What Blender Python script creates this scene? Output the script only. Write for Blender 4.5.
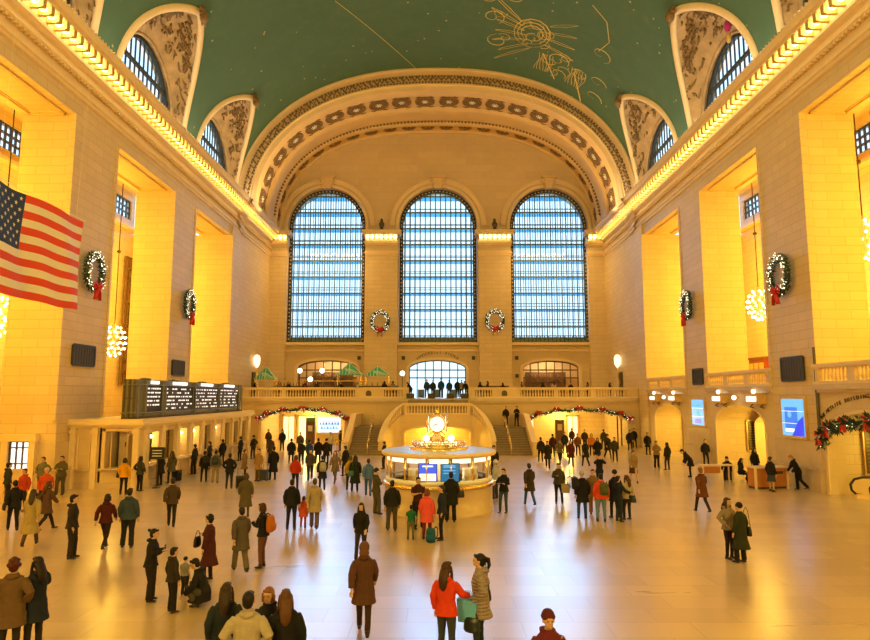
import bpy, math, random
from mathutils import Vector, Matrix
from math import sin, cos, pi, radians as R
random.seed(7)
sc = bpy.context.scene
COL = sc.collection
for o in list(bpy.data.objects): bpy.data.objects.remove(o, do_unlink=True)

# ------------------------------------------------------------------ camera
CAM_H = 4.55
cd = bpy.data.cameras.new('camera'); cam = bpy.data.objects.new('camera', cd); COL.objects.link(cam)
cd.sensor_width = 36.0; cd.lens = 36.0*640/870; cd.clip_end = 400
cam.location = (0, 0, CAM_H)
cam.rotation_euler = (pi/2+math.atan(76/640), 0, math.atan(2/640))
sc.camera = cam
sc.view_settings.view_transform = 'Standard'; sc.view_settings.look = 'None'
sc.view_settings.gamma = 1.0; sc.view_settings.exposure = 0.36; sc.view_settings.use_curve_mapping = False
sc.cycles.use_denoising = True
sc.cycles.max_bounces = 8; sc.cycles.diffuse_bounces = 4; sc.cycles.glossy_bounces = 4
sc.cycles.transparent_max_bounces = 12; sc.cycles.transmission_bounces = 6
sc.cycles.sample_clamp_indirect = 6.0; sc.cycles.caustics_reflective = False; sc.cycles.caustics_refractive = False

# ------------------------------------------------------------------ world: bright winter daylight outside
w = bpy.data.worlds.new('daylight'); sc.world = w; w.use_nodes = True
bg = w.node_tree.nodes['Background']; bg.inputs[0].default_value = (0.55, 0.80, 1.0, 1); bg.inputs[1].default_value = 1.5

# cool daylight slanting in through the great end windows (broad, hazy winter sky)
sl = bpy.data.lights.new('window_daylight', 'SUN'); sl.energy = 2.6; sl.angle = R(32); sl.color = (.26, .58, 1.0)
so = bpy.data.objects.new('window_daylight', sl); COL.objects.link(so); so.rotation_euler = (R(-(90-19)), 0, 0)
# ------------------------------------------------------------------ lights of the hall and added fill lights
WARM = (1.0, 0.66, 0.20); GOLD = (1.0, 0.60, 0.05); SOFT = (1.0, 0.70, 0.36)
def lamp(kind, name, loc, energy, color, rot=(0, 0, 0), size=1.0, size_y=None, spread=None):
    l = bpy.data.lights.new(name, kind); l.energy = energy; l.color = color
    if kind == 'AREA':
        l.size = size
        if size_y: l.shape = 'RECTANGLE'; l.size_y = size_y
        if spread: l.spread = spread
    else: l.shadow_soft_size = size
    o = bpy.data.objects.new(name, l); COL.objects.link(o); o.location = loc; o.rotation_euler = rot
    return o
AISLE_BAYS = (14.9, 27.1, 39.2, 51.3)
for sx in (-1, 1):
    for yb in AISLE_BAYS:                       # chandeliers in the side aisles
        lamp('POINT', 'aisle_chandelier_light', (sx*24.0, yb-2.5, 10.0), 1500, GOLD, size=1.6)
        lamp('POINT', 'aisle_upper_light', (sx*23.6, yb, 15.5), 650, GOLD, size=1.4)
    for yb in (6, 22, 38, 51):                  # uplights lying on top of the cornice wash the vault
        lamp('AREA', 'cornice_uplight', (sx*17.75, yb, 22.75), 330, (1.0, .82, .5), rot=(0, R(180-sx*22), 0), size=0.5, size_y=14)
    # added fill lights, unseen behind the camera, washing piers and far wall
    lamp('AREA', 'near_end_fill_light', (sx*12.0, -12.5, 13.0), 3300, (1.0, .68, .14), rot=(R(88), 0, R(sx*-4)), size=4.0, size_y=3.0)
    lamp('AREA', 'arch_fill_light', (sx*14.0, 60.5, 22.3), 330, (1.0, .62, .2), rot=(R(205), 0, 0), size=5.0, size_y=.6)  # added soft fill at the arch base, not a fixture of the hall
    lamp('POINT', 'shop_passage_light', (sx*12.6, 63.0, 2.9), 420, (1.0, .70, .12), size=.4)
    lamp('POINT', 'shop_passage_light', (sx*12.6, 67.0, 2.9), 260, (1.0, .74, .16), size=.4)
    lamp('AREA', 'balcony_downlight', (sx*12, 66.5, 21), 500, (1.0, .62, .2), rot=(0, 0, 0), size=6, size_y=2)
lamp('POINT', 'niche_light', (0, 55.4, 1.9), 420, (1.0, .68, .08), size=.25)
for yb in (28.5, 39.2, 51.0): lamp('POINT', 'passage_light', (21.2 if yb > 30 else 22.0, yb-.6, 3.0), 420, (1.0, .70, .10), size=.4)
lamp('AREA', 'ceiling_fill_light', (0, 18, 33), 2100, (1.0, .68, .16), rot=(0, 0, 0), size=20, size_y=40)  # added unseen area light, fills the whole hall from overhead

# ------------------------------------------------------------------ material helpers
def newmat(name):
    m = bpy.data.materials.new(name); m.use_nodes = True
    return m, m.node_tree, m.node_tree.nodes['Principled BSDF']
def N(nt, t, **kw):
    n = nt.nodes.new(t)
    for k, v in kw.items(): setattr(n, k, v)
    return n
def L(nt, a, b): nt.links.new(a, b)
def math_n(nt, op, a, b=None):
    n = N(nt, 'ShaderNodeMath', operation=op)
    for i, v in enumerate((a, b)):
        if v is None: continue
        if isinstance(v, (int, float)): n.inputs[i].default_value = v
        else: L(nt, v, n.inputs[i])
    return n.outputs[0]
def mix_n(nt, fac, a, b):
    n = N(nt, 'ShaderNodeMix', data_type='RGBA')
    for s, v in ((n.inputs[0], fac), (n.inputs[6], a), (n.inputs[7], b)):
        if isinstance(v, (int, float)): s.default_value = v
        elif isinstance(v, tuple): s.default_value = v if len(v) == 4 else (*v, 1)
        else: L(nt, v, s)
    return n.outputs[2]
def plain(name, col, rough=.6, metal=0.0, emit=None, estr=0.0, spec=.5, noise=0.0, nscale=4.0, coat=0.0):
    m, nt, p = newmat(name)
    p.inputs['Base Color'].default_value = (*col, 1); p.inputs['Roughness'].default_value = rough
    p.inputs['Metallic'].default_value = metal; p.inputs['Specular IOR Level'].default_value = spec
    p.inputs['Coat Weight'].default_value = coat
    if noise:
        tc = N(nt, 'ShaderNodeTexCoord'); nz = N(nt, 'ShaderNodeTexNoise'); nz.inputs['Scale'].default_value = nscale
        nz.inputs['Detail'].default_value = 5
        L(nt, tc.outputs['Object'], nz.inputs['Vector'])
        c = mix_n(nt, nz.outputs['Fac'], tuple(v*(1-noise) for v in col), tuple(min(1, v*(1+noise)) for v in col))
        L(nt, c, p.inputs['Base Color'])
    if emit:
        p.inputs['Emission Color'].default_value = (*emit, 1); p.inputs['Emission Strength'].default_value = estr
    return m
def stone(name, c1, c2, mortar, bw=1.3, rh=.55, ms=.012, rough=.55, horizontal=False, vein=.25):
    """ashlar blocks laid in courses on any wall direction"""
    m, nt, p = newmat(name)
    g = N(nt, 'ShaderNodeNewGeometry'); sp = N(nt, 'ShaderNodeSeparateXYZ'); sn = N(nt, 'ShaderNodeSeparateXYZ')
    L(nt, g.outputs['Position'], sp.inputs[0]); L(nt, g.outputs['True Normal'], sn.inputs[0])
    ax = math_n(nt, 'GREATER_THAN', math_n(nt, 'ABSOLUTE', sn.outputs[0]), .6)
    az = math_n(nt, 'GREATER_THAN', math_n(nt, 'ABSOLUTE', sn.outputs[2]), .75)
    def sel(f, a, b): return math_n(nt, 'ADD', math_n(nt, 'MULTIPLY', a, math_n(nt, 'SUBTRACT', 1.0, f)), math_n(nt, 'MULTIPLY', b, f))
    u = sel(ax, sp.outputs[0], sp.outputs[1]); v = sel(az, sp.outputs[2], sp.outputs[1])
    cb = N(nt, 'ShaderNodeCombineXYZ'); L(nt, u, cb.inputs[0]); L(nt, v, cb.inputs[1])
    br = N(nt, 'ShaderNodeTexBrick'); br.offset = .5
    L(nt, cb.outputs[0], br.inputs['Vector'])
    for k, val in (('Scale', 1.0), ('Mortar Size', ms), ('Mortar Smooth', .3), ('Brick Width', bw), ('Row Height', rh), ('Bias', 0.0)):
        br.inputs[k].default_value = val
    br.inputs['Color1'].default_value = (*c1, 1); br.inputs['Color2'].default_value = (*c2, 1); br.inputs['Mortar'].default_value = (*mortar, 1)
    nz = N(nt, 'ShaderNodeTexNoise'); nz.inputs['Scale'].default_value = .9; nz.inputs['Detail'].default_value = 8; nz.inputs['Roughness'].default_value = .65
    L(nt, g.outputs['Position'], nz.inputs['Vector'])
    dark = tuple(x*.78 for x in c1)
    f = math_n(nt, 'MULTIPLY', math_n(nt, 'MULTIPLY', nz.outputs['Fac'], nz.outputs['Fac']), vein*2)
    L(nt, mix_n(nt, f, br.outputs['Color'], dark), p.inputs['Base Color'])
    bp = N(nt, 'ShaderNodeBump'); bp.inputs['Strength'].default_value = .35; bp.inputs['Distance'].default_value = .02
    bp.invert = True
    L(nt, br.outputs['Fac'], bp.inputs['Height']); L(nt, bp.outputs[0], p.inputs['Normal'])
    p.inputs['Roughness'].default_value = rough
    return m
M = {}
M['stone'] = stone('buff_limestone_blocks', (.74, .57, .34), (.67, .51, .30), (.44, .31, .17), bw=1.5, rh=.46, ms=.014, vein=.6)
M['stone_fine'] = plain('carved_limestone', (.72, .55, .33), .5, noise=.1, nscale=2)
M['tymp'] = stone('pale_ashlar', (.72, .55, .32), (.66, .49, .28), (.55, .38, .19), bw=2.2, rh=.8, ms=.008, vein=.5)
M['dado'] = plain('polished_tan_marble', (.62, .48, .33), .25, noise=.2, nscale=1.3)
M['plaster'] = plain('cream_plaster', (.72, .52, .27), .6, noise=.12, nscale=.8)
M['plaster_orn'] = plain('brown_gilded_relief', (.22, .13, .05), .5, noise=.5, nscale=6)
M['rim'] = plain('cream_moulding', (.78, .60, .36), .55, noise=.08)
M['gilt'] = plain('gilding', (.75, .50, .16), .38, metal=.5, noise=.2, nscale=5)
M['paint_gold'] = plain('gold_constellation_paint', (.62, .47, .15), .7, noise=.25, nscale=2)
M['bulb'] = plain('glowing_bulb', (1, .9, .6), .4, emit=(1, .80, .34), estr=7)
M['globe'] = plain('white_globe_lamp', (1, .95, .8), .4, emit=(1, .88, .6), estr=2.4)
M['lightbox'] = plain('warm_light_panel', (1, .95, .8), .4, emit=(1, .86, .55), estr=1.2)
M['cool_lightbox'] = plain('white_light_panel', (1, 1, 1), .4, emit=(.95, .95, .92), estr=1.1)
M['iron'] = plain('dark_iron', (.05, .055, .06), .45, metal=.4)
M['bronze'] = plain('dark_bronze', (.10, .075, .045), .45, metal=.5, noise=.3)
M['mullion'] = plain('painted_steel_mullion', (.10, .16, .19), .5)
M['brass'] = plain('polished_brass', (.85, .58, .18), .25, metal=.9)
M['wood'] = plain('dark_wood', (.16, .08, .035), .45, noise=.3, nscale=5)
M['white'] = plain('white_paint', (.85, .85, .82), .5)
M['black'] = plain('black_plastic', (.015, .015, .017), .4)
M['darkgrey'] = plain('grey_green_metal', (.16, .16, .13), .5)
M['stepstone'] = plain('worn_stair_marble', (.26, .19, .13), .4, noise=.15)

# ------------------------------------------------------------------ mesh helpers
TMP = bpy.data.scenes.new('workshop')   # modifiers are evaluated here, away from the big scene
class MB:
    def __init__(s): s.v = []; s.f = []; s.m = []; s.cur = 0
    def add(s, vs, fs):
        o = len(s.v); s.v += [tuple(x) for x in vs]; s.f += [tuple(i+o for i in f) for f in fs]; s.m += [s.cur]*len(fs); return s
    def box(s, x0, x1, y0, y1, z0, z1):
        return s.add([(x0,y0,z0),(x1,y0,z0),(x1,y1,z0),(x0,y1,z0),(x0,y0,z1),(x1,y0,z1),(x1,y1,z1),(x0,y1,z1)],
                     [(0,3,2,1),(4,5,6,7),(0,1,5,4),(1,2,6,5),(2,3,7,6),(3,0,4,7)])
    def cbox(s, c, d): return s.box(c[0]-d[0]/2, c[0]+d[0]/2, c[1]-d[1]/2, c[1]+d[1]/2, c[2]-d[2]/2, c[2]+d[2]/2)
    def quad(s, a, b, c, d): return s.add([a, b, c, d], [(0, 1, 2, 3)])
    def prism(s, poly, fn):
        """poly: 2D points; fn(p, k) maps to 3D for k = 0 / 1"""
        n = len(poly); vs = [fn(p, 0) for p in poly]+[fn(p, 1) for p in poly]
        return s.add(vs, [tuple(range(n))[::-1], tuple(range(n, 2*n))]+[(i, (i+1) % n, n+(i+1) % n, n+i) for i in range(n)])
    def sweep(s, prof, path, closed=False):
        """prof[i](t)->3D points rows given as list of rows (each row a list of 3D points)"""
        rows = path; n = len(rows[0]); vs = [p for r in rows for p in r]; fs = []
        for i in range(len(rows)-1):
            for j in range(n-1 if not closed else n):
                k = (j+1) % n; fs.append((i*n+j, i*n+k, (i+1)*n+k, (i+1)*n+j))
        return s.add(vs, fs)
    def grid(s, rows): return s.sweep(None, rows)
    def tube(s, pts, r, n=6, caps=True):
        pts = [Vector(p) for p in pts]; rs = r if isinstance(r, (list, tuple)) else [r]*len(pts); rows = []
        up = Vector((0, 0, 1)); prev = None
        for i, p in enumerate(pts):
            d = (pts[min(i+1, len(pts)-1)]-pts[max(i-1, 0)]); d = d.normalized() if d.length > 1e-9 else Vector((0, 0, 1))
            if prev is None: a = d.cross(up if abs(d.z) < .95 else Vector((1, 0, 0))).normalized()
            else: a = (prev-d*prev.dot(d)); a = a.normalized() if a.length > 1e-6 else d.orthogonal().normalized()
            prev = a; b = d.cross(a)
            rr = rs[i]; ra, rb = rr if isinstance(rr, tuple) else (rr, rr)
            rows.append([p+a*cos(2*pi*k/n)*ra+b*sin(2*pi*k/n)*rb for k in range(n)])
        o = len(s.v); s.sweep(None, rows, True)
        if caps: s.f += [tuple(o+k for k in range(n))[::-1], tuple(o+(len(pts)-1)*n+k for k in range(n))]; s.m += [s.cur]*2
        return s
    def lathe(s, prof, c=(0, 0, 0), n=16, a0=0, a1=2*pi):
        full = abs(a1-a0-2*pi) < 1e-6; m = n if full else n+1
        rows = [[(c[0]+r*cos(a0+(a1-a0)*k/n), c[1]+r*sin(a0+(a1-a0)*k/n), c[2]+z) for k in range(m)] for r, z in prof]
        return s.sweep(None, rows, full)
    def ball(s, c, r, n=10, m=6):
        rx, ry, rz = r if isinstance(r, tuple) else (r, r, r)
        rows = [[(c[0]+rx*sin(pi*i/m)*cos(2*pi*k/n), c[1]+ry*sin(pi*i/m)*sin(2*pi*k/n), c[2]-rz*cos(pi*i/m)) for k in range(n)] for i in range(1, m)]
        o = len(s.v); s.sweep(None, rows, True)
        b, t = len(s.v), len(s.v)+1; s.v += [(c[0], c[1], c[2]-rz), (c[0], c[1], c[2]+rz)]
        for k in range(n):
            s.f += [(b, o+(k+1) % n, o+k), (t, o+(m-2)*n+k, o+(m-2)*n+(k+1) % n)]; s.m += [s.cur]*2
        return s
    def mesh(s, name, mats, smooth=False):
        me = bpy.data.meshes.new(name); me.from_pydata(s.v, [], s.f)
        for m in (mats if isinstance(mats, (list, tuple)) else [mats]): me.materials.append(m)
        if any(s.m): me.polygons.foreach_set('material_index', s.m)
        if smooth: me.polygons.foreach_set('use_smooth', [True]*len(s.f))
        me.update(); me.validate()
        return me
    def build(s, name, mats, parent=None, smooth=False, kind=None, loc=None):
        o = bpy.data.objects.new(name, s.mesh(name, mats, smooth)); COL.objects.link(o)
        if parent: o.parent = parent
        if kind: o['kind'] = kind
        if loc: o.location = loc
        return o
def fixnormals(o):
    import bmesh
    bm = bmesh.new(); bm.from_mesh(o.data); bmesh.ops.remove_doubles(bm, verts=bm.verts, dist=1e-5)
    bmesh.ops.recalc_face_normals(bm, faces=bm.faces); bm.to_mesh(o.data); bm.free(); return o
def tag(o, label, cat, group=None):
    o['label'] = label; o['category'] = cat
    if group: o['group'] = group
    return o
def thing(name, label, cat, loc=(0, 0, 0), rz=0.0, group=None):
    o = bpy.data.objects.new(name, None); COL.objects.link(o); o.location = loc; o.rotation_euler = (0, 0, rz); o.empty_display_size = .1
    return tag(o, label, cat, group)
def copy_tree(o, parent=None):
    c = o.copy(); COL.objects.link(c)
    if parent: c.parent = parent
    for ch in o.children: copy_tree(ch, c)
    return c
def dup(o, loc, rz, label, group=None):
    c = copy_tree(o); c.location = loc; c.rotation_euler = (0, 0, rz); c['label'] = label
    if group: c['group'] = group
    return c
def struct(name, mb, mats, smooth=False, parent=None):
    return mb.build(name, mats, parent, smooth, None if parent else 'structure')

def wall(mb, P, u0, u1, v0, v1, openings=(), depth=.5, n=20):
    """wall face mapped by P(u, v, w) with arched or square openings (uc, half, vbot, vspring, rise); w runs into the wall"""
    def top(o, u):
        d = (u-o[0])/o[1]; return o[3]+(o[4]*math.sqrt(max(0, 1-d*d)) if o[4] else 0)
    bp = {u0, u1}
    for o in openings:
        k = n if o[4] else 1
        for i in range(k+1): bp.add(min(u1, max(u0, o[0]-o[1]*cos(pi*i/k))))
    if callable(v1):
        for i in range(41): bp.add(u0+(u1-u0)*i/40)
    bp = sorted(bp); vt = v1 if callable(v1) else (lambda u: v1)
    for a, b in zip(bp, bp[1:]):
        if b-a < 1e-5: continue
        mid = (a+b)/2; ops = sorted([o for o in openings if abs(mid-o[0]) < o[1]], key=lambda o: o[2])
        la = lb = v0
        for o in ops:
            if o[2] > la+1e-6: mb.quad(P(a, la, 0), P(b, lb, 0), P(b, o[2], 0), P(a, o[2], 0)); mb.quad(P(a, o[2], 0), P(b, o[2], 0), P(b, o[2], depth), P(a, o[2], depth))
            la, lb = top(o, a), top(o, b)
            mb.quad(P(a, la, 0), P(a, la, depth), P(b, lb, depth), P(b, lb, 0))
        if vt(mid) > (la+lb)/2: mb.quad(P(a, la, 0), P(b, lb, 0), P(b, max(lb, vt(b)), 0), P(a, max(la, vt(a)), 0))
    for o in openings:
        for s in (-1, 1):
            u = o[0]+s*o[1]
            if o[3] > o[2]: mb.quad(P(u, o[2], 0), P(u, o[3], 0), P(u, o[3], depth), P(u, o[2], depth))
def arch_band(mb, P, uc, r_in, r_out, vs, rise_in, rise_out, w0, w1, v0=None, n=24):
    """raised moulding around an arch (and down the jambs when v0 is given)"""
    pts_i = [(uc-r_in*cos(pi*i/n), vs+rise_in*sin(pi*i/n)) for i in range(n+1)]; pts_o = [(uc-r_out*cos(pi*i/n), vs+rise_out*sin(pi*i/n)) for i in range(n+1)]
    if v0 is not None: pts_i = [(uc-r_in, v0)]+pts_i+[(uc+r_in, v0)]; pts_o = [(uc-r_out, v0)]+pts_o+[(uc+r_out, v0)]
    rows = [[P(*a, w0), P(*a, w1), P(*b, w1), P(*b, w0)] for a, b in zip(pts_i, pts_o)]
    return mb.grid(rows)

# ================================================================== PEOPLE
from mathutils import noise as mnoise
def objcol_mat(name, rough, bump=0.0, spec=.3, weave=0):
    m, nt, p = newmat(name); oi = N(nt, 'ShaderNodeObjectInfo'); tc = N(nt, 'ShaderNodeTexCoord')
    nz = N(nt, 'ShaderNodeTexNoise'); nz.inputs['Scale'].default_value = 14; nz.inputs['Detail'].default_value = 4; mp = N(nt, 'ShaderNodeMapping'); mp.inputs['Scale'].default_value = (5, 5, .35) if 'hair' in name else (1, 1, 1); L(nt, tc.outputs['Object'], mp.inputs[0]); L(nt, mp.outputs[0], nz.inputs['Vector'])
    mx = N(nt, 'ShaderNodeMix', data_type='RGBA', blend_type='MULTIPLY'); mx.inputs[0].default_value = .75 if 'hair' in name else .35; L(nt, oi.outputs['Color'], mx.inputs[6]); L(nt, nz.outputs['Fac'], mx.inputs[7])
    L(nt, mx.outputs[2], p.inputs['Base Color']); p.inputs['Roughness'].default_value = rough; p.inputs['Specular IOR Level'].default_value = spec
    if bump:
        b = N(nt, 'ShaderNodeBump'); b.inputs['Strength'].default_value = bump; b.inputs['Distance'].default_value = .01
        if weave:
            wv = N(nt, 'ShaderNodeTexWave', bands_direction='Z'); wv.inputs['Scale'].default_value = weave; L(nt, tc.outputs['Object'], wv.inputs['Vector']); L(nt, wv.outputs['Fac'], b.inputs['Height']); b.inputs['Distance'].default_value = .03
        else: L(nt, nz.outputs['Fac'], b.inputs['Height'])
        L(nt, b.outputs[0], p.inputs['Normal'])
    return m
CL = objcol_mat('woven_cloth', .8, .4); QU = objcol_mat('quilted_cloth', .6, .8, .4, 5.5); HR = objcol_mat('hair_strands', .5, .5); LE = objcol_mat('leather', .35, .1, .5)
SK = plain('skin', (.55, .33, .22), .55, noise=.06, nscale=9); EY = plain('eye', (.03, .02, .015), .2); LP = plain('lips', (.42, .14, .11), .5)
def remesh(mb, vox, smooth=3, wrinkle=0.0, mat=None, name='m'):
    me = mb.mesh('tmp', mat or CL); o = bpy.data.objects.new('tmp', me); TMP.collection.objects.link(o)
    r = o.modifiers.new('r', 'REMESH'); r.mode = 'VOXEL'; r.voxel_size = vox; r.use_smooth_shade = True
    s = o.modifiers.new('s', 'SMOOTH'); s.iterations = smooth; s.factor = .5
    TMP.view_layers[0].update(); dg = TMP.view_layers[0].depsgraph; ev = o.evaluated_get(dg); out = bpy.data.meshes.new_from_object(ev); out.name = name
    bpy.data.objects.remove(o, do_unlink=True); bpy.data.meshes.remove(me)
    if wrinkle:
        nr = [v.normal.copy() for v in out.vertices]
        for v, vn in zip(out.vertices, nr):
            c = v.co; n = mnoise.noise(Vector((c.x*7, c.y*7, c.z*11)))+.5*mnoise.noise(Vector((c.x*17, c.y*17, c.z*26))); v.co = c+vn*(n*wrinkle)
    if not out.materials: out.materials.append(mat or CL)
    return out
ARM = dict(down=((.245, -.03, 1.14), (.25, .05, .89)), fwd=((.22, .10, 1.16), (.20, .27, .98)), back=((.23, -.13, 1.17), (.23, -.17, .92)), pocket=((.31, -.08, 1.17), (.215, .10, 1.0)),
           phone=((.23, .06, 1.15), (.085, .27, 1.23)), photo=((.25, .22, 1.34), (.075, .30, 1.53)), cross=((.24, .07, 1.16), (-.03, .21, 1.17)), out=((.27, .10, 1.19), (.26, .36, 1.10)),
           ear=((.27, .12, 1.22), (.125, .09, 1.50)), table=((.25, .15, 1.16), (.22, .38, 1.06)), side=((.33, .0, 1.19), (.46, .10, 1.02)))
LEG = dict(stand=((.10, .02, .50), (.11, 0, .085), 0), wide=((.13, .02, .50), (.17, 0, .085), 0), f=((.09, .20, .53), (.09, .34, .10), 0), b=((.09, -.06, .50), (.09, -.36, .17), -.5),
           relax=((.13, .07, .50), (.15, .05, .085), 0), sit=((.12, .42, .50), (.13, .44, .085), 0), squat=((.17, .36, .46), (.13, .14, .085), 0), kneel=((.12, .30, .09), (.12, -.08, .12), -1.0))
POSES = dict(stand=('down', 'down', 'stand', 'relax', 0, 0), walk=('fwd', 'back', 'b', 'f', .05, 0), walk2=('back', 'fwd', 'f', 'b', .05, 0), pockets=('pocket', 'pocket', 'stand', 'relax', 0, 0),
             phone=('phone', 'phone', 'relax', 'stand', .06, 0), phone1=('phone', 'down', 'stand', 'relax', .04, 0), photo=('photo', 'photo', 'stand', 'stand', 0, 0), cross=('cross', 'cross', 'relax', 'stand', 0, 0),
             out=('out', 'down', 'stand', 'relax', 0, 0), ear=('ear', 'down', 'stand', 'stand', 0, 0), desk=('table', 'table', 'stand', 'b', .45, 0), sit=('table', 'down', 'sit', 'sit', .12, -.42), squat=('out', 'out', 'squat', 'squat', .35, -.62),
             bag=('pocket', 'side', 'stand', 'stand', 0, 0), bent=('table', 'table', 'stand', 'relax', .7, 0))
def V(*a): return Vector(a)
def slices(mb, sl, n=14, tf=None):
    rows = []
    for cx, cy, cz, rx, ry in sl:
        r = [V(cx+rx*cos(2*pi*k/n), cy+ry*sin(2*pi*k/n), cz) for k in range(n)]; rows.append([tf(p) for p in r] if tf else r)
    o = len(mb.v); mb.sweep(None, rows, True); mb.f += [tuple(o+k for k in range(n))[::-1], tuple(o+(len(sl)-1)*n+k for k in range(n))]; mb.m += [0, 0]
TPL = {}
def pose_frames(pose):
    ra, la, rl, ll, lean, dz = POSES[pose]
    cl, sl_ = cos(lean), sin(lean)
    def up(p): p = V(*p); y, z = p.y, p.z-.95; return V(p.x, y*cl+z*sl_, .95+dz-y*sl_+z*cl)
    sk = {}
    for s, a, nm in ((1, ra, 'R'), (-1, la, 'L')):
        e, w_ = ARM[a]; sh = (.160, 0, 1.385)
        sk['sh'+nm] = up((s*sh[0], 0, sh[2])); sk['el'+nm] = up((s*e[0], e[1], e[2])); sk['wr'+nm] = up((s*w_[0], w_[1], w_[2]))
    for s, l, nm in ((1, rl, 'R'), (-1, ll, 'L')):
        k, a, tip = LEG[l]; sk['hip'+nm] = V(s*.09, 0, .92+dz); sk['kn'+nm] = V(s*k[0], k[1], k[2]); sk['an'+nm] = V(s*a[0], a[1], a[2]); sk['tip'+nm] = tip
    return up, sk, dz
def figure(pose, top, bot, hair, fine=0, w=1.0):
    key = (pose, top, bot, hair, fine, w)
    if key in TPL: return TPL[key]
    up, sk, dz = pose_frames(pose); vb = .0085 if fine else .013; parts = []
    # ---- body
    def body():
        m = MB()
        slices(m, [(0, 0, .86, .14*w, .10), (0, 0, .95, .16*w, .11), (0, .005, 1.08, .125*w, .09), (0, .01, 1.25, .15*w, .11), (0, 0, 1.37, .155*w, .09), (0, 0, 1.43, .12*w, .07), (0, .0, 1.47, .06, .055), (0, .012, 1.54, .05, .052)], tf=lambda p: up(p))
        hc = (0, .028, 1.615)
        for c, r in (((0, .02, 1.635), (.074, .093, .098)), ((0, .045, 1.575), (.058, .068, .07)), ((0, .105, 1.55), (.026, .02, .016)), ((0, .108, 1.655), (.05, .016, .02))):
            q = MB(); q.ball(c, r, 16, 10); m.add([up(p) for p in q.v], q.f)
        q = MB(); q.tube([(0, .108, 1.64), (0, .128, 1.60), (0, .112, 1.592)], [.010, .016, .010], 6); q.tube([(-.02, .108, 1.566), (.02, .108, 1.566)], .008, 5)
        for s in (-1, 1): q.ball((s*.078, .015, 1.61), (.012, .02, .032), 8, 6)
        m.add([up(p) for p in q.v], q.f)
        for nm, s in (('R', 1), ('L', -1)):
            a, b, c = sk['sh'+nm], sk['el'+nm], sk['wr'+nm]; m.tube([a, a.lerp(b, .3), b, b.lerp(c, .35), c], [.052*w, .048*w, .038, .038, .025], 10)
            d = (c-b).normalized(); sd = d.cross(V(0, 0, 1) if abs(d.z) < .8 else V(0, 1, 0)).normalized(); nn = d.cross(sd)
            if nm == 'L': pass
            p1 = c+d*.09; m.tube([c, c+d*.04, p1], [(.024, .018), (.038, .016), (.040, .013)], 8)
            for k in range(4):
                f0 = p1+sd*(.031-.0205*k); lf = (.068, .078, .072, .056)[k]; bend = nn*(.012 if d.z < 0 else .02)
                m.tube([f0-d*.02, f0+d*lf*.5+bend*.4, f0+d*lf+bend*2], [.0092, .0085, .0068], 6)
            th_ = c+d*.03+sd*.03; m.tube([c+d*.02+sd*.01, th_+sd*.012, th_+d*.04+sd*.022+nn*.01], [.013, .011, .008], 6)
            h_, k_, an = sk['hip'+nm], sk['kn'+nm], sk['an'+nm]; m.tube([h_, h_.lerp(k_, .4), k_, k_.lerp(an, .35), an], [.085*w, .078*w, .052, .052, .034], 10)
            m.tube([an+V(0, -.04, -.05), an+V(0, .07, -.055), an+V(0, .15, -.06)], [.03, .035, .02], 6)
        return remesh(m, vb, 3, 0, SK, 'body')
    bk = ('body', pose, fine, w)
    if bk not in TPL: TPL[bk] = body()
    # ---- clothes
    hem = dict(jacket=.84, coat=.62, long=.42, tee=.90, puffer=.68, dress=.86)[top]; e = dict(jacket=.030, coat=.034, long=.036, tee=.014, puffer=.042, dress=.02)[top]
    tk = ('top', pose, top, w)
    if tk not in TPL:
        m = MB(); low = [(0, 0, .95, .165*w+e, .115+e)]
        if top in ('tee',): low = [(0, 0, .90, .155*w+e, .11+e), (0, 0, .95, .155*w+e, .11+e)]
        slices(m, low+[(0, 0, 1.08, .135*w+e, .10+e), (0, .01, 1.25, .155*w+e, .115+e), (0, 0, 1.37, .158*w+e*.8, .092+e), (0, 0, 1.43, .13*w+e*.6, .075+e*.6), (0, 0, 1.475, .07+e*.5, .065+e*.4), (0, .005, 1.50, .062+e*.5, .062+e*.4)], tf=up)
        if hem < .9:
            z0 = hem; zt = .95+dz; zb = z0+dz if dz > -.2 else max(.1, z0+dz*.8)
            fw = .10 if POSES[pose][2] in ('sit', 'squat') else 0
            slices(m, [(0, fw*1.2, zb, .19*w+e+.07*(.95-z0), .14+e+.16*(.95-z0)+fw*.5), (0, fw*.5, (zb+zt)/2, .18*w+e, .13+e+fw*.4), (0, 0, zt+.03, .165*w+e, .115+e)])
        for nm in 'RL':
            a, b, c = sk['sh'+nm], sk['el'+nm], sk['wr'+nm]; c2 = b.lerp(c, .38) if top == 'tee' else b.lerp(c, .97)
            if top == 'tee': m.tube([a, a.lerp(b, .3), b.lerp(a, .25)], [.062*w+e, .060*w+e, .05+e], 10)
            else: m.tube([a, a.lerp(b, .35), b, b.lerp(c, .4), c2], [.040*w+e*.7, .050*w+e*.85, .044+e*.85, .042+e*.8, .034+e*.7], 10)
        if top in ('coat', 'puffer', 'jacket'):
            q = MB(); q.tube([(-.09, -.02, 1.47), (-.07, -.095, 1.47), (0, -.125, 1.455), (.07, -.095, 1.47), (.09, -.02, 1.47)], [.03, .04, .045, .04, .03], 8); m.add([up(p) for p in q.v], q.f)
        TPL[tk] = remesh(m, .013 if not fine else .011, 2, .006 if top != 'tee' else .004, QU if top == 'puffer' else CL, top)
    pk = ('bot', pose, bot, w)
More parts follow.
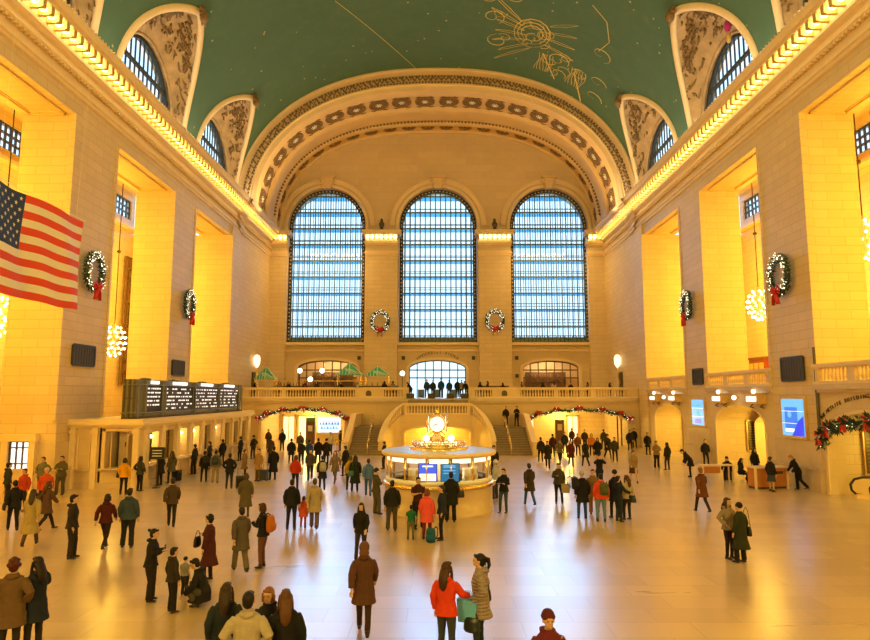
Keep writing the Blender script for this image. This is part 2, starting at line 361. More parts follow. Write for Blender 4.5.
    if pk not in TPL:
        m = MB()
        if bot == 'skirt':
            slices(m, [(0, .0, .52, .23*w, .19), (0, 0, .75, .20*w, .15), (0, 0, .95, .165*w, .12)])
        else:
            e2 = dict(slim=.008, trousers=.020, wide=.032, tights=.003)[bot]
            slices(m, [(0, 0, .84+dz, .15*w, .11), (0, 0, .92+dz, .168*w, .12), (0, 0, 1.0+dz, .145*w, .105)])
            for nm in 'RL':
                h_, k_, an = sk['hip'+nm], sk['kn'+nm], sk['an'+nm]
                m.tube([h_, h_.lerp(k_, .4), k_, k_.lerp(an, .4), an+V(0, 0, -.01)], [.09*w+e2, .082*w+e2, .058+e2, .05+e2*1.3, .038+e2*1.9], 10)
        TPL[pk] = remesh(m, .013, 2, .005, CL, bot)
    sk_ = ('shoe', pose, fine)
    if sk_ not in TPL:
        out = []
        for nm in 'RL':
            an = sk['an'+nm]; t = sk['tip'+nm]; m = MB()
            if t == -1.0: m.tube([an+V(0, .06, .0), an+V(0, -.05, -.03), an+V(0, -.12, -.07)], [.04, .045, .03], 8)
            else:
                dd = t*.08; m.tube([an+V(0, -.065, -.045-dd*.2), an+V(0, 0, -.035), an+V(0, .09, -.048+dd*.6), an+V(0, .165, -.055+dd)], [(.034, .034), (.046, .040), (.043, .032), (.026, .022)], 8); m.tube([an+V(0, -.01, .05), an+V(0, -.01, -.04)], [.046, .044], 8)
            out.append(remesh(m, .011, 2, 0, LE, 'shoe'))
        TPL[sk_] = out
    hk = ('hair', pose, hair)
    if hk not in TPL:
        m = MB(); q = MB(); mat = HR
        if hair != 'bald':
            q.ball((0, -.008, 1.652), (.086, .100, .100), 16, 10); q.ball((0, -.035, 1.60), (.078, .068, .085), 14, 8); q.tube([(-.06, .075, 1.70), (0, .095, 1.712), (.06, .075, 1.70)], [.022, .026, .022], 8)
        if hair == 'long': slices(q, [(0, -.135, 1.27, .035, .02), (0, -.145, 1.34, .075, .035), (0, -.13, 1.44, .09, .05), (0, -.09, 1.53, .095, .07), (0, -.03, 1.62, .092, .08)]); [q.tube([(s*.082, .03, 1.66), (s*.092, .035, 1.55), (s*.098, .03, 1.42), (s*.085, .02, 1.34)], [.02, .028, .03, .015], 8) for s in (-1, 1)]
        if hair == 'bob': slices(q, [(0, -.03, 1.50, .09, .07), (0, -.03, 1.60, .098, .085)]); [q.tube([(s*.085, .03, 1.66), (s*.09, .03, 1.52)], .024, 8) for s in (-1, 1)]
        if hair == 'bun': q.ball((0, -.125, 1.70), (.042, .045, .042), 10, 8)
        if hair == 'curly':
            r_ = random.Random(2)
            for k in range(46):
                a, b = r_.uniform(0, 2*pi), r_.uniform(-.3, pi/2); p = V(.09*cos(a)*cos(b), .1*sin(a)*cos(b)-.012, 1.655+.1*sin(b))
                if p.y > .06 and p.z < 1.70: continue
                q.ball(p, .03, 6, 5)
        if hair == 'pony': q.tube([(0, -.09, 1.68), (0, -.15, 1.66), (0, -.16, 1.55), (0, -.13, 1.44)], [.02, .035, .035, .01], 8)
        if hair == 'beanie': q = MB(); q.ball((0, .0, 1.675), (.094, .108, .098), 16, 10); q.tube([(.088*cos(a), .0+.104*sin(a), 1.665) for a in [2*pi*i/16 for i in range(17)]], .017, 6); mat = CL
        if hair == 'hood': q.ball((0, -.015, 1.65), (.104, .112, .118), 16, 10); q.ball((0, -.07, 1.55), (.10, .08, .10), 12, 8); mat = CL
        if hair == 'bald': q.ball((0, -.03, 1.60), (.078, .068, .06), 14, 8)
        m.add([up(p) for p in q.v], q.f); TPL[hk] = remesh(m, .012, 2, .003, mat, 'hair')
    fk = ('face', pose)
    if fk not in TPL:
        es = []
        for s in (-1, 1): q = MB(); q.ball((s*.030, .106, 1.628), (.013, .008, .007), 8, 5); e1 = MB(); e1.add([up(p) for p in q.v], q.f); es.append(e1.mesh('eye', EY, True))
        q = MB(); q.tube([(-.024, .113, 1.567), (0, .118, 1.566), (.024, .113, 1.567)], .006, 6); e2_ = MB(); e2_.add([up(p) for p in q.v], q.f)
        TPL[fk] = (es[0], es[1], e2_.mesh('mouth', LP, True))
    TPL[key] = (TPL[bk], TPL[tk], TPL[pk], TPL[sk_], TPL[hk], TPL[fk]); return TPL[key]
def srgb(h):
    c = [int(h[i:i+2], 16)/255 for i in (0, 2, 4)]; return tuple(x/12.92 if x <= .04045 else ((x+.055)/1.055)**2.4 for x in c)+(1,)
TOPN = dict(jacket='jacket', coat='coat', long='long_coat', tee='shirt', puffer='quilted_coat', dress='jacket'); BOTN = dict(skirt='skirt', slim='trousers', trousers='trousers', wide='trousers', tights='tights')
HAIRN = dict(beanie='knit_cap', hood='hood')
PLACED = []
def person(x, y, z, rz, h, pose, top, tc, bot, bc, hair, hc, label, fine=0, w=1.0, sc_='1a1614', group=None):
    B, T, P_, S, H_, F_ = figure(pose, top, bot, hair, fine, w); s = h/1.735
    b = bpy.data.objects.new('person', B); COL.objects.link(b); b.location = (x, y, z); b.rotation_euler = (0, 0, R(rz)); b.scale = (s, s, s); tag(b, label, 'person', group)
    def ch(me, nm, c):
        o = bpy.data.objects.new(nm, me); COL.objects.link(o); o.parent = b; o.color = srgb(c); return o
    ch(T, TOPN[top], tc); ch(P_, BOTN[bot], bc); [ch(q, 'shoe', sc_) for q in S]; ch(H_, HAIRN.get(hair, 'hair'), hc); ch(F_[0], 'eye', '201510'); ch(F_[1], 'eye', '201510'); ch(F_[2], 'mouth', 'a05040')
    return b
def attach(x, y, z, rz, h, off):
    s = h/1.735; a = R(rz); dx, dy = off[0]*s, off[1]*s; return (x+dx*cos(a)-dy*sin(a), y+dx*sin(a)+dy*cos(a), z+off[2]*s)
def bag(kind, loc, rz, c, label):
    t = thing(kind, label, {'backpack': 'backpack', 'suitcase': 'suitcase', 'shoulder_bag': 'bag', 'shopping_bag': 'bag', 'handbag': 'bag', 'smartphone': 'phone', 'hat_bag': 'bag'}[kind], loc, R(rz))
    def P_(mb, nm, m=LE, sm=True, col=c): o = mb.build(nm, m, t, sm); o.color = srgb(col); return o
    if kind == 'backpack':
        me = MB(); slices(me, [(0, 0, -.22, .13, .07), (0, 0, -.18, .16, .10), (0, 0, 0, .165, .11), (0, 0, .15, .15, .09), (0, .01, .22, .10, .06)]); o = bpy.data.objects.new('pack', remesh(me, .016, 3, .004, CL)); COL.objects.link(o); o.parent = t; o.color = srgb(c)
        me = MB(); slices(me, [(0, -.08, -.17, .11, .05), (0, -.09, -.05, .12, .06), (0, -.08, .02, .10, .04)]); P_(me, 'front_pocket', CL)
        for s in (-1, 1): P_(MB().tube([(s*.10, .06, .2), (s*.12, .16, .24), (s*.13, .30, .16), (s*.13, .28, -.05), (s*.12, .10, -.15)], .018, 6), 'strap', LE, True, '151515')
    elif kind == 'suitcase':
        P_(MB().box(-.2, .2, -.12, .12, .06, .62), 'case', LE, False); P_(MB().tube([(-.12, -.08, .6), (-.12, -.08, .98), (.12, -.08, .98), (.12, -.08, .6)], .012, 5), 'pull_handle', M['darkgrey'])
        for s in (-1, 1): P_(MB().ball((s*.15, 0, .035), .035, 8, 6), 'wheel', M['black'])
        P_(MB().box(-.15, .15, -.135, -.12, .12, .5), 'front_pocket', CL, False)
    elif kind in ('shoulder_bag', 'handbag'):
        me = MB(); slices(me, [(0, 0, -.14, .13, .04), (0, 0, -.1, .165, .065), (0, 0, .05, .15, .06), (0, 0, .12, .12, .03)]); o = bpy.data.objects.new('pouch', remesh(me, .013, 3, .003, LE)); COL.objects.link(o); o.parent = t; o.color = srgb(c)
        L_ = .55 if kind == 'shoulder_bag' else .16
        P_(MB().tube([(-.12, 0, .1), (-.06, 0, .1+L_*.8), (0, 0, .1+L_), (.06, 0, .1+L_*.8), (.12, 0, .1)], .010, 5), 'strap')
    elif kind == 'shopping_bag':
        P_(MB().prism([(-.16, -.22), (.16, -.22), (.19, .16), (-.19, .16)], lambda p, k: (p[0], -.06+.12*k, p[1])), 'bag_body', CL, False)
        for y in (-.05, .05): P_(MB().tube([(-.08, y, .15), (-.05, y*.5, .3), (.05, y*.5, .3), (.08, y, .15)], .007, 5), 'handle')
    elif kind == 'smartphone':
        P_(MB().box(-.037, .037, -.004, .004, -.075, .075), 'case', M['black'], False); P_(MB().box(-.033, .033, -.006, -.004, -.07, .07), 'screen', M['scr_cyan'], False)
    return t

PEOPLE = [
(-7.38, 11.58, 0, 12, 1.72, 'pockets', 'coat', '6b5235', 'slim', '2a2626', 'curly', '5a2414', 'person with reddish curly hair in a brown hooded parka, back turned, bottom left corner', 1, 1.08),
(-7.15, 11.89, 0, 62, 1.68, 'ear', 'coat', '1b2336', 'slim', '25242a', 'long', '1f130e', 'woman with long dark curly hair in a navy coat beside the brown parka', 1, 1.0),
(-10.32, 18.63, 0, -70, 1.76, 'stand', 'jacket', '2b2422', 'trousers', '2a2320', 'short', '120d0b', 'man in a dark jacket standing sideways on the left floor, facing right', 0, 1.06),
(-9.91, 19.69, 0, 5, 1.62, 'walk', 'jacket', '4d1518', 'slim', '2b1a1a', 'bob', '2a1a12', 'person in a dark red jacket walking away on the left floor', 0, 1),
(-9.35, 19.94, 0, 8, 1.76, 'stand', 'jacket', '38485a', 'trousers', '1f2024', 'short', '2a2018', 'man in a slate blue jacket seen from behind on the left floor', 0, 1.1),
(-6.44, 14.93, 0, -85, 1.56, 'phone', 'jacket', '1a1614', 'wide', '241c1a', 'bun', '120d0b', 'woman with a hair bun and wide black trousers looking at her phone', 1, 1),
(-5.62, 14.13, 0, -40, 1.34, 'stand', 'jacket', '2e2723', 'trousers', '191718', 'short', '1a1310', 'boy in a dark grey jacket standing before the crouching person', 1, 0.92),
(-5.09, 14.59, 0, 95, 1.62, 'squat', 'coat', '17161b', 'trousers', '4b4538', 'short', '120d0b', 'person in a black coat crouching down to a toddler', 1, 1.05),
(-5.8, 15.29, 0, -20, 0.86, 'stand', 'tee', '8d8d90', 'trousers', '2a2a30', 'beanie', '1c1a1c', 'toddler in a grey top and dark hat in front of the crouching person', 1, 1.25),
(-5.67, 16.49, 0, 80, 1.58, 'phone1', 'long', '4a1c1e', 'slim', '201618', 'curly', '120d0b', 'person with dark curly hair in a long dark red coat behind the crouching person', 1, 1),
(-4.66, 17.69, 0, 75, 1.68, 'phone', 'dress', '17171c', 'tights', '6b4636', 'bob', '4a2c1a', 'woman in a short black dress coat and ankle boots, facing left', 1, 1),
(-5.1, 17.21, 0, 30, 1.66, 'walk', 'coat', '5a5048', 'trousers', '6d6252', 'short', '2a211c', 'person in a dull grey brown coat walking left of the woman with the orange backpack', 0, 1),
(-3.25, 10.29, 0, 10, 1.68, 'stand', 'coat', '1c2830', 'slim', '1f2a38', 'long', '3a2a20', 'woman with long hair in a dark teal coat left of the white coat', 1, 1),
(-2.7, 9.56, 0, 4, 1.76, 'pockets', 'coat', 'b8ac98', 'trousers', '3a3530', 'short', '1a1412', 'person in a cream white coat seen from behind at the bottom', 1, 1.12),
(-2.55, 10.16, 0, 172, 1.66, 'phone1', 'jacket', '1d1e26', 'slim', '1e1e24', 'bob', 'a0683a', 'woman with blond fringe facing the camera and holding a light blue phone', 1, 1),
(-2.22, 9.8, 0, 14, 1.72, 'stand', 'coat', '15151a', 'slim', '15151a', 'long', '6b4528', 'woman with long light brown hair in a black coat, back turned, at the bottom', 1, 1.05),
(-2.13, 18.54, 0, 176, 1.56, 'walk2', 'jacket', '17161a', 'slim', '2a2430', 'long', '1d120e', 'woman in an open black jacket walking towards the camera in front of the booth', 1, 1),
(-1.41, 12.84, 0, 4, 1.72, 'walk', 'coat', '59392a', 'slim', '3a2620', 'hood', '6b4632', 'person in a rusty brown hooded coat walking away in the bottom centre', 1, 1),
(0.16, 11.56, 0, -28, 1.68, 'out', 'jacket', 'd8401c', 'slim', '39414a', 'long', '4a2c1c', 'woman in a bright orange red jacket holding out a plastic bag', 1, 1),
(0.77, 11.88, 0, 82, 1.74, 'pockets', 'puffer', 'a0908c', 'slim', '203038', 'pony', '120d0b', 'woman in a long taupe quilted coat and tall boots facing the orange red jacket', 1, 1),
(1.49, 9.01, 0, 185, 1.68, 'stand', 'jacket', '6b2030', 'slim', '2a2024', 'beanie', '5a2028', 'person in a maroon jacket and knit cap at the bottom edge right of centre', 1, 1),
(8.23, 18.68, 0, -150, 1.68, 'bag', 'jacket', '8f8070', 'tights', '2a1c1c', 'long', '5a3a24', 'woman in a beige grey jacket and black tights facing her companion on the right floor', 1, 1),
(8.37, 18.25, 0, 30, 1.6, 'stand', 'long', '2a3020', 'trousers', '1a1512', 'beanie', '17151a', 'person in a long dark green coat and black cap, back turned, on the right floor', 1, 1.08),
(-14.53, 30.32, 0, 6, 1.68, 'stand', 'jacket', 'e0a010', 'slim', '1c1a1c', 'bob', '3a2a1a', 'woman in a bright yellow jacket seen from behind at the ticket office', 0, 1),
(-14.29, 31.4, 0, -20, 1.66, 'pockets', 'jacket', '3a3a30', 'slim', '171616', 'bob', '2a1a12', 'person in an olive grey jacket next to the bright yellow jacket', 0, 1),
(-17.45, 30.31, 0, 185, 1.78, 'cross', 'jacket', '5a5238', 'trousers', '4f4a36', 'short', '3a2a20', 'guard in olive uniform standing with crossed arms against the left pier', 0, 1.12),
(-18.15, 30.01, 0, 178, 1.76, 'pockets', 'jacket', '6d6a58', 'trousers', '4f4a38', 'short', '6a5a48', 'guard in a grey olive vest standing by the lit doorway at the left', 0, 1.14),
(-18.29, 27.83, 0, -40, 1.72, 'stand', 'jacket', '28303c', 'trousers', '1f2024', 'short', '2a1a12', 'person in a dark blue jacket at the far left edge', 0, 1.05),
(-16.54, 26.17, 0, 170, 1.66, 'stand', 'jacket', 'c0431c', 'slim', '2a2320', 'short', '5a3a22', 'person in an orange top left of the cream coat at the left edge', 0, 1),
(-14.32, 22.21, 0, 40, 1.7, 'walk', 'jacket', '1d1a1c', 'slim', '1c1a1c', 'short', '120d0b', 'person in a black jacket walking off at the left edge', 0, 1),
(-12.38, 20.06, 0, 15, 1.7, 'walk2', 'long', 'b09a62', 'slim', '50463a', 'long', '4a3826', 'person in a long cream yellow coat on the left floor', 0, 1),
(-15.66, 26.17, 0, 200, 1.68, 'stand', 'jacket', 'd0501c', 'trousers', '2a2220', 'beanie', 'd8b088', 'person in an orange vest and pale cap near the lit doorway', 0, 1.05),
(-13.31, 22.37, 0, -30, 1.66, 'walk', 'coat', '5a4030', 'slim', '2a2220', 'long', '5a3a22', 'person in a brown coat between the cream yellow coat and the dark jacket', 0, 1),
(-9.24, 22.88, 0, 20, 1.7, 'walk', 'jacket', '4a3a2c', 'slim', '2a2420', 'short', '2a1a12', 'person in a brown grey jacket walking away, middle of the left floor', 0, 1),
(-14.2, 33.51, 0, 80, 1.7, 'stand', 'coat', '17151a', 'slim', '17151a', 'short', '120d0b', 'person in a black coat at the ticket counter beside the rolling bag', 0, 1),
(-14.01, 34.44, 0, 60, 1.66, 'stand', 'coat', '5a5440', 'slim', '2a2a30', 'long', '5a3a22', 'woman in an olive coat at the ticket counter beside the rolling bag', 0, 1),
(-12.42, 34.84, 0, 30, 1.62, 'stand', 'jacket', '1c1c20', 'slim', '1c1a1a', 'short', '120d0b', 'person in black with a knapsack queueing at the ticket counter', 0, 1),
(-11.69, 34.45, 0, 10, 1.7, 'stand', 'jacket', '6a6a60', 'trousers', 'a08e6a', 'short', '2a1a12', 'person in grey jacket and beige trousers in the ticket queue', 0, 1),
(-14.2, 38.12, 0, 80, 1.74, 'stand', 'jacket', '1b1a20', 'trousers', '1c1a1a', 'short', '120d0b', 'tall person in black leaning at the counter behind the queue', 0, 1.05),
(-14.2, 40.6, 0, 100, 1.72, 'pockets', 'jacket', '18181c', 'trousers', '1c1a1a', 'short', '120d0b', 'person in black by the lit counter window behind the beige trousers', 0, 1),
(-10.25, 32.26, 0, 5, 1.72, 'pockets', 'jacket', '17161a', 'slim', '232833', 'short', '120d0b', 'person in a black jacket with legs apart in front of the counter queue', 0, 1.08),
(-7.27, 24.92, 0, 5, 1.62, 'stand', 'long', '59503c', 'tights', '6b5540', 'bob', '4a3a28', 'person in a long grey olive coat alone on the left floor, back turned', 0, 1.1),
(-10.53, 35.66, 0, -60, 1.66, 'stand', 'coat', '8a6a40', 'slim', '3a2e26', 'short', '5a3a22', 'person in a tan coat left of the blue suitcase', 0, 1),
(-9.65, 35.25, 0, 150, 1.72, 'stand', 'coat', 'a07c4c', 'trousers', '6a5238', 'short', '5a3a22', 'person in a light tan coat beside the blue suitcase', 0, 1),
(-8.95, 35.67, 0, 40, 1.8, 'stand', 'long', '121014', 'slim', '121014', 'short', '120d0b', 'tall person in a long black coat in the middle of the left crowd', 0, 1),
(-14.2, 43.05, 0, 60, 1.7, 'stand', 'jacket', '17161a', 'slim', '17161a', 'short', '120d0b', 'person in black close to the counter right of the lit windows', 0, 1),
(-13.89, 45.93, 0, 80, 1.7, 'stand', 'jacket', '221c1c', 'slim', '17161a', 'short', '120d0b', 'person in dark brown close to the far end of the ticket counter', 0, 1),
(-13.38, 47.37, 0, 60, 1.7, 'pockets', 'jacket', '2a2420', 'slim', '2a2420', 'beanie', '2a3a4a', 'person with a blue cap at the far end of the ticket counter', 0, 1),
(-11.77, 45.94, 0, 10, 1.7, 'walk', 'coat', '4a3a2c', 'slim', '2a2420', 'short', '2a1a12', 'person in a brown coat under the left end of the left garland', 0, 1),
(-12.92, 54.19, 0, 170, 1.78, 'stand', 'jacket', '14141a', 'slim', '14141a', 'hood', '14141a', 'person in a black hooded jacket standing in the left passage', 0, 1),
(-9.84, 43.94, 0, 5, 1.7, 'stand', 'coat', '1a1618', 'slim', '1a1618', 'short', '120d0b', 'slim person in a black coat below the map kiosk of the left passage', 0, 1),
(-8.9, 42.7, 0, 20, 1.68, 'walk', 'jacket', '2a2226', 'slim', '1a1a20', 'short', '2a1a12', 'person in a dark jacket left of the royal blue jacket', 0, 1),
(-8.38, 42.7, 0, -20, 1.7, 'stand', 'jacket', '27497e', 'slim', '232833', 'short', '120d0b', 'person in a royal blue jacket in the left passage crowd', 0, 1.05),
(-8.02, 43.94, 0, 15, 1.72, 'stand', 'coat', '1a1614', 'slim', '1a1614', 'short', '120d0b', 'left person of the dark pair right of the royal blue jacket', 0, 1.05),
(-7.37, 43.32, 0, -15, 1.72, 'stand', 'coat', '1c1618', 'slim', '1c1a1a', 'beanie', '1a1614', 'right person of the dark pair right of the royal blue jacket', 0, 1.05),
(-8.31, 50.57, 0, 170, 1.74, 'stand', 'jacket', 'c0b8a8', 'slim', '3a3430', 'short', '2a1a12', 'person in a pale jacket in front of the bright shop display', 0, 1),
(-10.83, 51.42, 0, 190, 1.7, 'stand', 'jacket', '5a4a3a', 'slim', '3a2c24', 'short', '2a1a12', 'person in a brown jacket deep in the left passage by the kiosk', 0, 1),
(-14.61, 56.21, 0, 170, 1.68, 'stand', 'jacket', '3a2a22', 'slim', '2a2220', 'short', '2a1a12', 'person in dark brown by the left shop doorway', 0, 1),
(-8.08, 54.21, 0, 90, 1.7, 'stand', 'jacket', '2a3026', 'slim', '22221c', 'short', '120d0b', 'person in dark green leaning by the parapet of the left stairs', 0, 1),
(-6.92, 31.93, 0, -10, 1.66, 'stand', 'jacket', 'b8321c', 'slim', '1a1a22', 'bob', '5a3a22', 'person in a scarlet jacket left of centre, back turned', 0, 1),
(-5.55, 31.61, 0, 15, 1.68, 'walk', 'coat', '26242a', 'slim', '2a2a34', 'short', '120d0b', 'person in a charcoal coat right of the scarlet jacket', 0, 1),
(-5.37, 34.47, 0, 170, 1.68, 'walk', 'coat', '7a6a5a', 'slim', '6a5a50', 'long', '5a3a22', 'woman in a grey beige coat walking between the crowd and the booth', 0, 1),
(-6.85, 35.26, 0, 190, 1.7, 'walk2', 'jacket', '4a4448', 'slim', '2a2a34', 'short', '2a1a12', 'person in a grey jacket behind the scarlet jacket', 0, 1),
(-4.99, 22.56, 0, 0, 1.7, 'stand', 'jacket', '14161e', 'slim', '1a1c26', 'short', '120d0b', 'person in a blue black jacket, back turned, left of the child in coral', 0, 1.05),
(-4.65, 22.9, 0, -5, 1.08, 'stand', 'coat', 'e0603c', 'slim', 'a04030', 'bob', '5a3a22', 'small child in a coral orange coat left of centre', 0, 1.15),
(-4.21, 22.57, 0, 10, 1.72, 'walk', 'coat', 'a89880', 'trousers', '6a5248', 'short', '5a4a3c', 'person in a cream beige coat right of the child in coral', 0, 1.05),
(-5.27, 37.44, 0, 60, 1.7, 'stand', 'jacket', '15131a', 'slim', '15131a', 'short', '120d0b', 'person in black at the foot of the left stairs', 0, 1),
(-4.24, 31.94, 0, 25, 1.64, 'stand', 'jacket', 'c8a010', 'slim', '222220', 'bob', '6a4a2a', 'person in a mustard yellow jacket in front of the left stairs', 0, 1),
(-3.92, 31.29, 0, 5, 1.72, 'stand', 'long', '1a2420', 'slim', '1a1a1a', 'long', '2a1a12', 'person in a long black green coat beside the mustard yellow jacket', 0, 1.05),
(-3.13, 29.77, 0, 8, 1.7, 'walk', 'jacket', '5a7ca8', 'slim', '4a6c9c', 'short', '5a3a22', 'person in a light blue jacket and jeans left of the booth', 0, 1),
(-2.37, 25.51, 0, -60, 1.74, 'cross', 'jacket', '4a4634', 'trousers', '55503c', 'beanie', '2a2a24', 'man in an olive jacket and dark cap leaning beside the left of the booth', 0, 1.08),
(-1.53, 22.41, 0, 5, 1.68, 'stand', 'jacket', '1e1c1c', 'trousers', '4a443c', 'short', '120d0b', 'person in a black leather jacket standing in front of the left of the booth', 0, 1.1),
(-0.66, 22.74, 0, -160, 1.76, 'phone1', 'tee', '3a141c', 'trousers', '1f1a1e', 'short', '2a1a14', 'man in a maroon T-shirt in front of the booth', 0, 1.08),
(-0.83, 21.05, 0, 10, 1.08, 'stand', 'tee', '1c6a48', 'slim', '6a6a50', 'short', '120d0b', 'small child in a green shirt before the booth', 0, 1.15),
(-0.32, 21.05, 0, -20, 1.58, 'stand', 'coat', 'e85a54', 'slim', '8a2a34', 'bob', '8a4a34', 'person in a coral pink coat before the booth', 0, 1.05),
(0.16, 21.05, 0, 100, 1.7, 'stand', 'jacket', '1c2640', 'slim', '17171f', 'short', '3a3430', 'person in a navy jacket bending beside the coral pink coat', 0, 1),
(0.51, 23.88, 0, 2, 1.8, 'stand', 'coat', '14161c', 'trousers', '14161c', 'short', '120d0b', 'tall man in a black coat standing at the booth window, back turned', 0, 1.08),
(2.63, 25.84, 0, 150, 1.7, 'cross', 'jacket', '151518', 'slim', '3a4858', 'short', '120d0b', 'woman in a black jacket and jeans leaning right of the booth', 0, 1),
(2.62, 29.22, 0, 60, 1.7, 'stand', 'jacket', 'b8bcc4', 'trousers', '3a3a40', 'beanie', 'd8d8dc', 'person with a white cap behind the woman leaning right of the booth', 0, 1.05),
(3.26, 37.46, 0, 170, 1.7, 'stand', 'jacket', '2a211c', 'slim', '1f1a1a', 'curly', '1f1612', 'person with dark curly hair behind the right side of the booth', 0, 1.1),
(-3.33, 40.98, 0, 90, 1.7, 'stand', 'jacket', '1a1618', 'slim', '1f1a1a', 'short', '120d0b', 'person in black behind the left side of the booth', 0, 1),
(3.87, 27.4, 0, 12, 1.74, 'walk', 'coat', '3a2e28', 'slim', '35597c', 'short', '2a1a12', 'person in a brown black coat and blue jeans walking away right of the booth', 0, 1),
(5.17, 27.9, 0, 170, 1.7, 'phone1', 'jacket', '3f3a2a', 'slim', '1f1a1a', 'short', '5a4428', 'person in an olive jacket and black boots facing the camera right of centre', 0, 1.1),
(5.44, 24.57, 0, 5, 1.74, 'stand', 'coat', '16171c', 'slim', '234a70', 'beanie', 'b0a8a0', 'man in a black coat and blue jeans in the group right of centre', 0, 1.08),
(6.0, 24.0, 0, -5, 1.72, 'stand', 'jacket', 'd84a24', 'slim', '6a86a0', 'short', '120d0b', 'man in an orange jacket and pale jeans in the group right of centre', 0, 1.05),
(6.72, 24.77, 0, 20, 1.76, 'stand', 'coat', '14151a', 'slim', '16161c', 'beanie', '17171c', 'tall person in black behind the navy jacket in the group right of centre', 0, 1.1),
(6.62, 24.0, 0, -60, 1.64, 'out', 'jacket', '1a2236', 'slim', '1c2c48', 'short', '120d0b', 'person in a navy jacket stretching an arm out right of the orange jacket', 0, 1),
(7.06, 24.38, 0, 30, 1.62, 'stand', 'jacket', 'b8a890', 'slim', '2a1c18', 'long', '5a3020', 'woman in a cream jacket at the right of the group right of centre', 0, 1),
(6.09, 25.59, 0, 170, 1.7, 'stand', 'jacket', '7a5c40', 'trousers', '9a7a4c', 'short', '5a3a22', 'person in tan standing behind the orange jacket group', 0, 1),
(8.03, 32.32, 0, 175, 1.66, 'photo', 'jacket', '14141a', 'slim', '14141a', 'short', '120d0b', 'person in black raising a camera behind the orange jacket', 0, 1),
(6.02, 56.58, 1.95, 175, 1.7, 'stand', 'jacket', '1c1412', 'slim', '17120f', 'short', '120d0b', 'left person standing on top of the right stairs', 0, 1),
(6.98, 56.58, 1.95, 150, 1.74, 'cross', 'jacket', '131116', 'slim', '131116', 'short', '120d0b', 'right person leaning on top of the right stairs', 0, 1),
(7.22, 45.31, 0, 10, 1.7, 'stand', 'jacket', '2a221c', 'slim', '1f1a1a', 'short', '120d0b', 'person in dark brown by the brass frame of the right stairs', 0, 1),
(6.96, 41.02, 0, 170, 1.74, 'walk', 'coat', '1f1a1a', 'slim', '1f1a1a', 'short', '120d0b', 'person in a black coat at the left of the right passage crowd', 0, 1),
(8.71, 48.98, 0, 10, 1.72, 'stand', 'jacket', '3a1618', 'slim', '1f1a1a', 'short', '2a1a12', 'person in a dark red jacket at the left of the right passage crowd', 0, 1),
(8.17, 43.36, 0, 185, 1.66, 'walk2', 'jacket', '6a5c4a', 'slim', '2a2420', 'short', '2a1a12', 'person in a grey tan jacket left of the burgundy coat', 0, 1),
(8.65, 42.16, 0, 175, 1.7, 'walk', 'coat', '5a1820', 'slim', '2a1418', 'long', '2a1a12', 'woman in a burgundy coat in the middle of the right passage crowd', 0, 1.1),
(10.11, 51.49, 0, 170, 1.72, 'stand', 'jacket', '2a2a30', 'slim', '1f1a1a', 'short', '120d0b', 'person in charcoal behind the burgundy coat', 0, 1),
(10.76, 49.79, 0, 190, 1.7, 'stand', 'jacket', '7a4428', 'slim', '2a2420', 'short', '2a1a12', 'person in a rust jacket behind and right of the burgundy coat', 0, 1),
(9.61, 42.16, 0, 10, 1.74, 'walk', 'coat', '1e1c1e', 'slim', '1e1c1e', 'short', '120d0b', 'person in a black coat right of the burgundy coat', 0, 1.05),
(11.83, 49.8, 0, 175, 1.7, 'stand', 'jacket', 'd07a18', 'slim', '2a2420', 'bob', '5a3a22', 'person in an amber jacket in the right passage crowd', 0, 1.05),
(11.17, 45.32, 0, 165, 1.66, 'stand', 'coat', '121014', 'skirt', '121014', 'long', '120d0b', 'woman in a black coat and skirt right of the amber jacket', 0, 1),
(12.43, 47.45, 0, 190, 1.76, 'walk', 'coat', '242018', 'slim', '1f1a1a', 'curly', '120d0b', 'tall person with bushy hair at the right of the right passage crowd', 0, 1.1),
(12.35, 45.32, 0, 175, 1.7, 'stand', 'jacket', '3a3428', 'slim', '2a2420', 'short', '2a1a12', 'person in dark khaki at the right edge of the right passage crowd', 0, 1),
(12.79, 56.3, 0, 175, 1.68, 'stand', 'jacket', '4a3020', 'slim', '2a2420', 'short', '2a1a12', 'person in brown deep inside the right passage, left of the lit doorway', 0, 1),
(14.43, 56.3, 0, 10, 1.68, 'stand', 'jacket', '3a3a20', 'slim', '2a2420', 'short', '2a1a12', 'person in olive deep inside the right passage, right of the lit doorway', 0, 1),
(12.13, 58.48, 0, 10, 1.68, 'stand', 'jacket', '5a2a20', 'slim', '2a2420', 'short', '120d0b', 'person in a brick red jacket deep inside the right passage by the kiosk', 0, 1),
(16.08, 54.28, 0, 170, 1.74, 'stand', 'coat', '1f1c1a', 'slim', '1a1616', 'short', '120d0b', 'left of the three dark people by the wall right of the right passage', 0, 1),
(17.4, 57.39, 0, 180, 1.72, 'stand', 'jacket', '17141a', 'slim', '17141a', 'short', '120d0b', 'middle of the three dark people by the wall right of the right passage', 0, 1),
(16.38, 50.64, 0, 190, 1.72, 'stand', 'coat', '1a181c', 'slim', '1a181c', 'short', '120d0b', 'right one of the three dark people by the wall right of the right passage', 0, 1),
(10.37, 34.52, 0, 180, 1.68, 'walk', 'jacket', '9a8058', 'skirt', '4a2a1c', 'short', '5a3a22', 'person in a beige top and brown skirt right of the crowd', 0, 1.1),
(14.0, 41.6, 0, 185, 1.7, 'cross', 'jacket', '8a7250', 'trousers', '1c1815', 'short', '5a4430', 'man in a light tan shirt and black trousers by the far right passage', 0, 1.05),
(14.3, 40.49, 0, 30, 1.68, 'stand', 'jacket', '1f1c1a', 'slim', '3a3024', 'bob', '2a1a12', 'person in a black jacket beside the man in the light tan shirt', 0, 1.05),
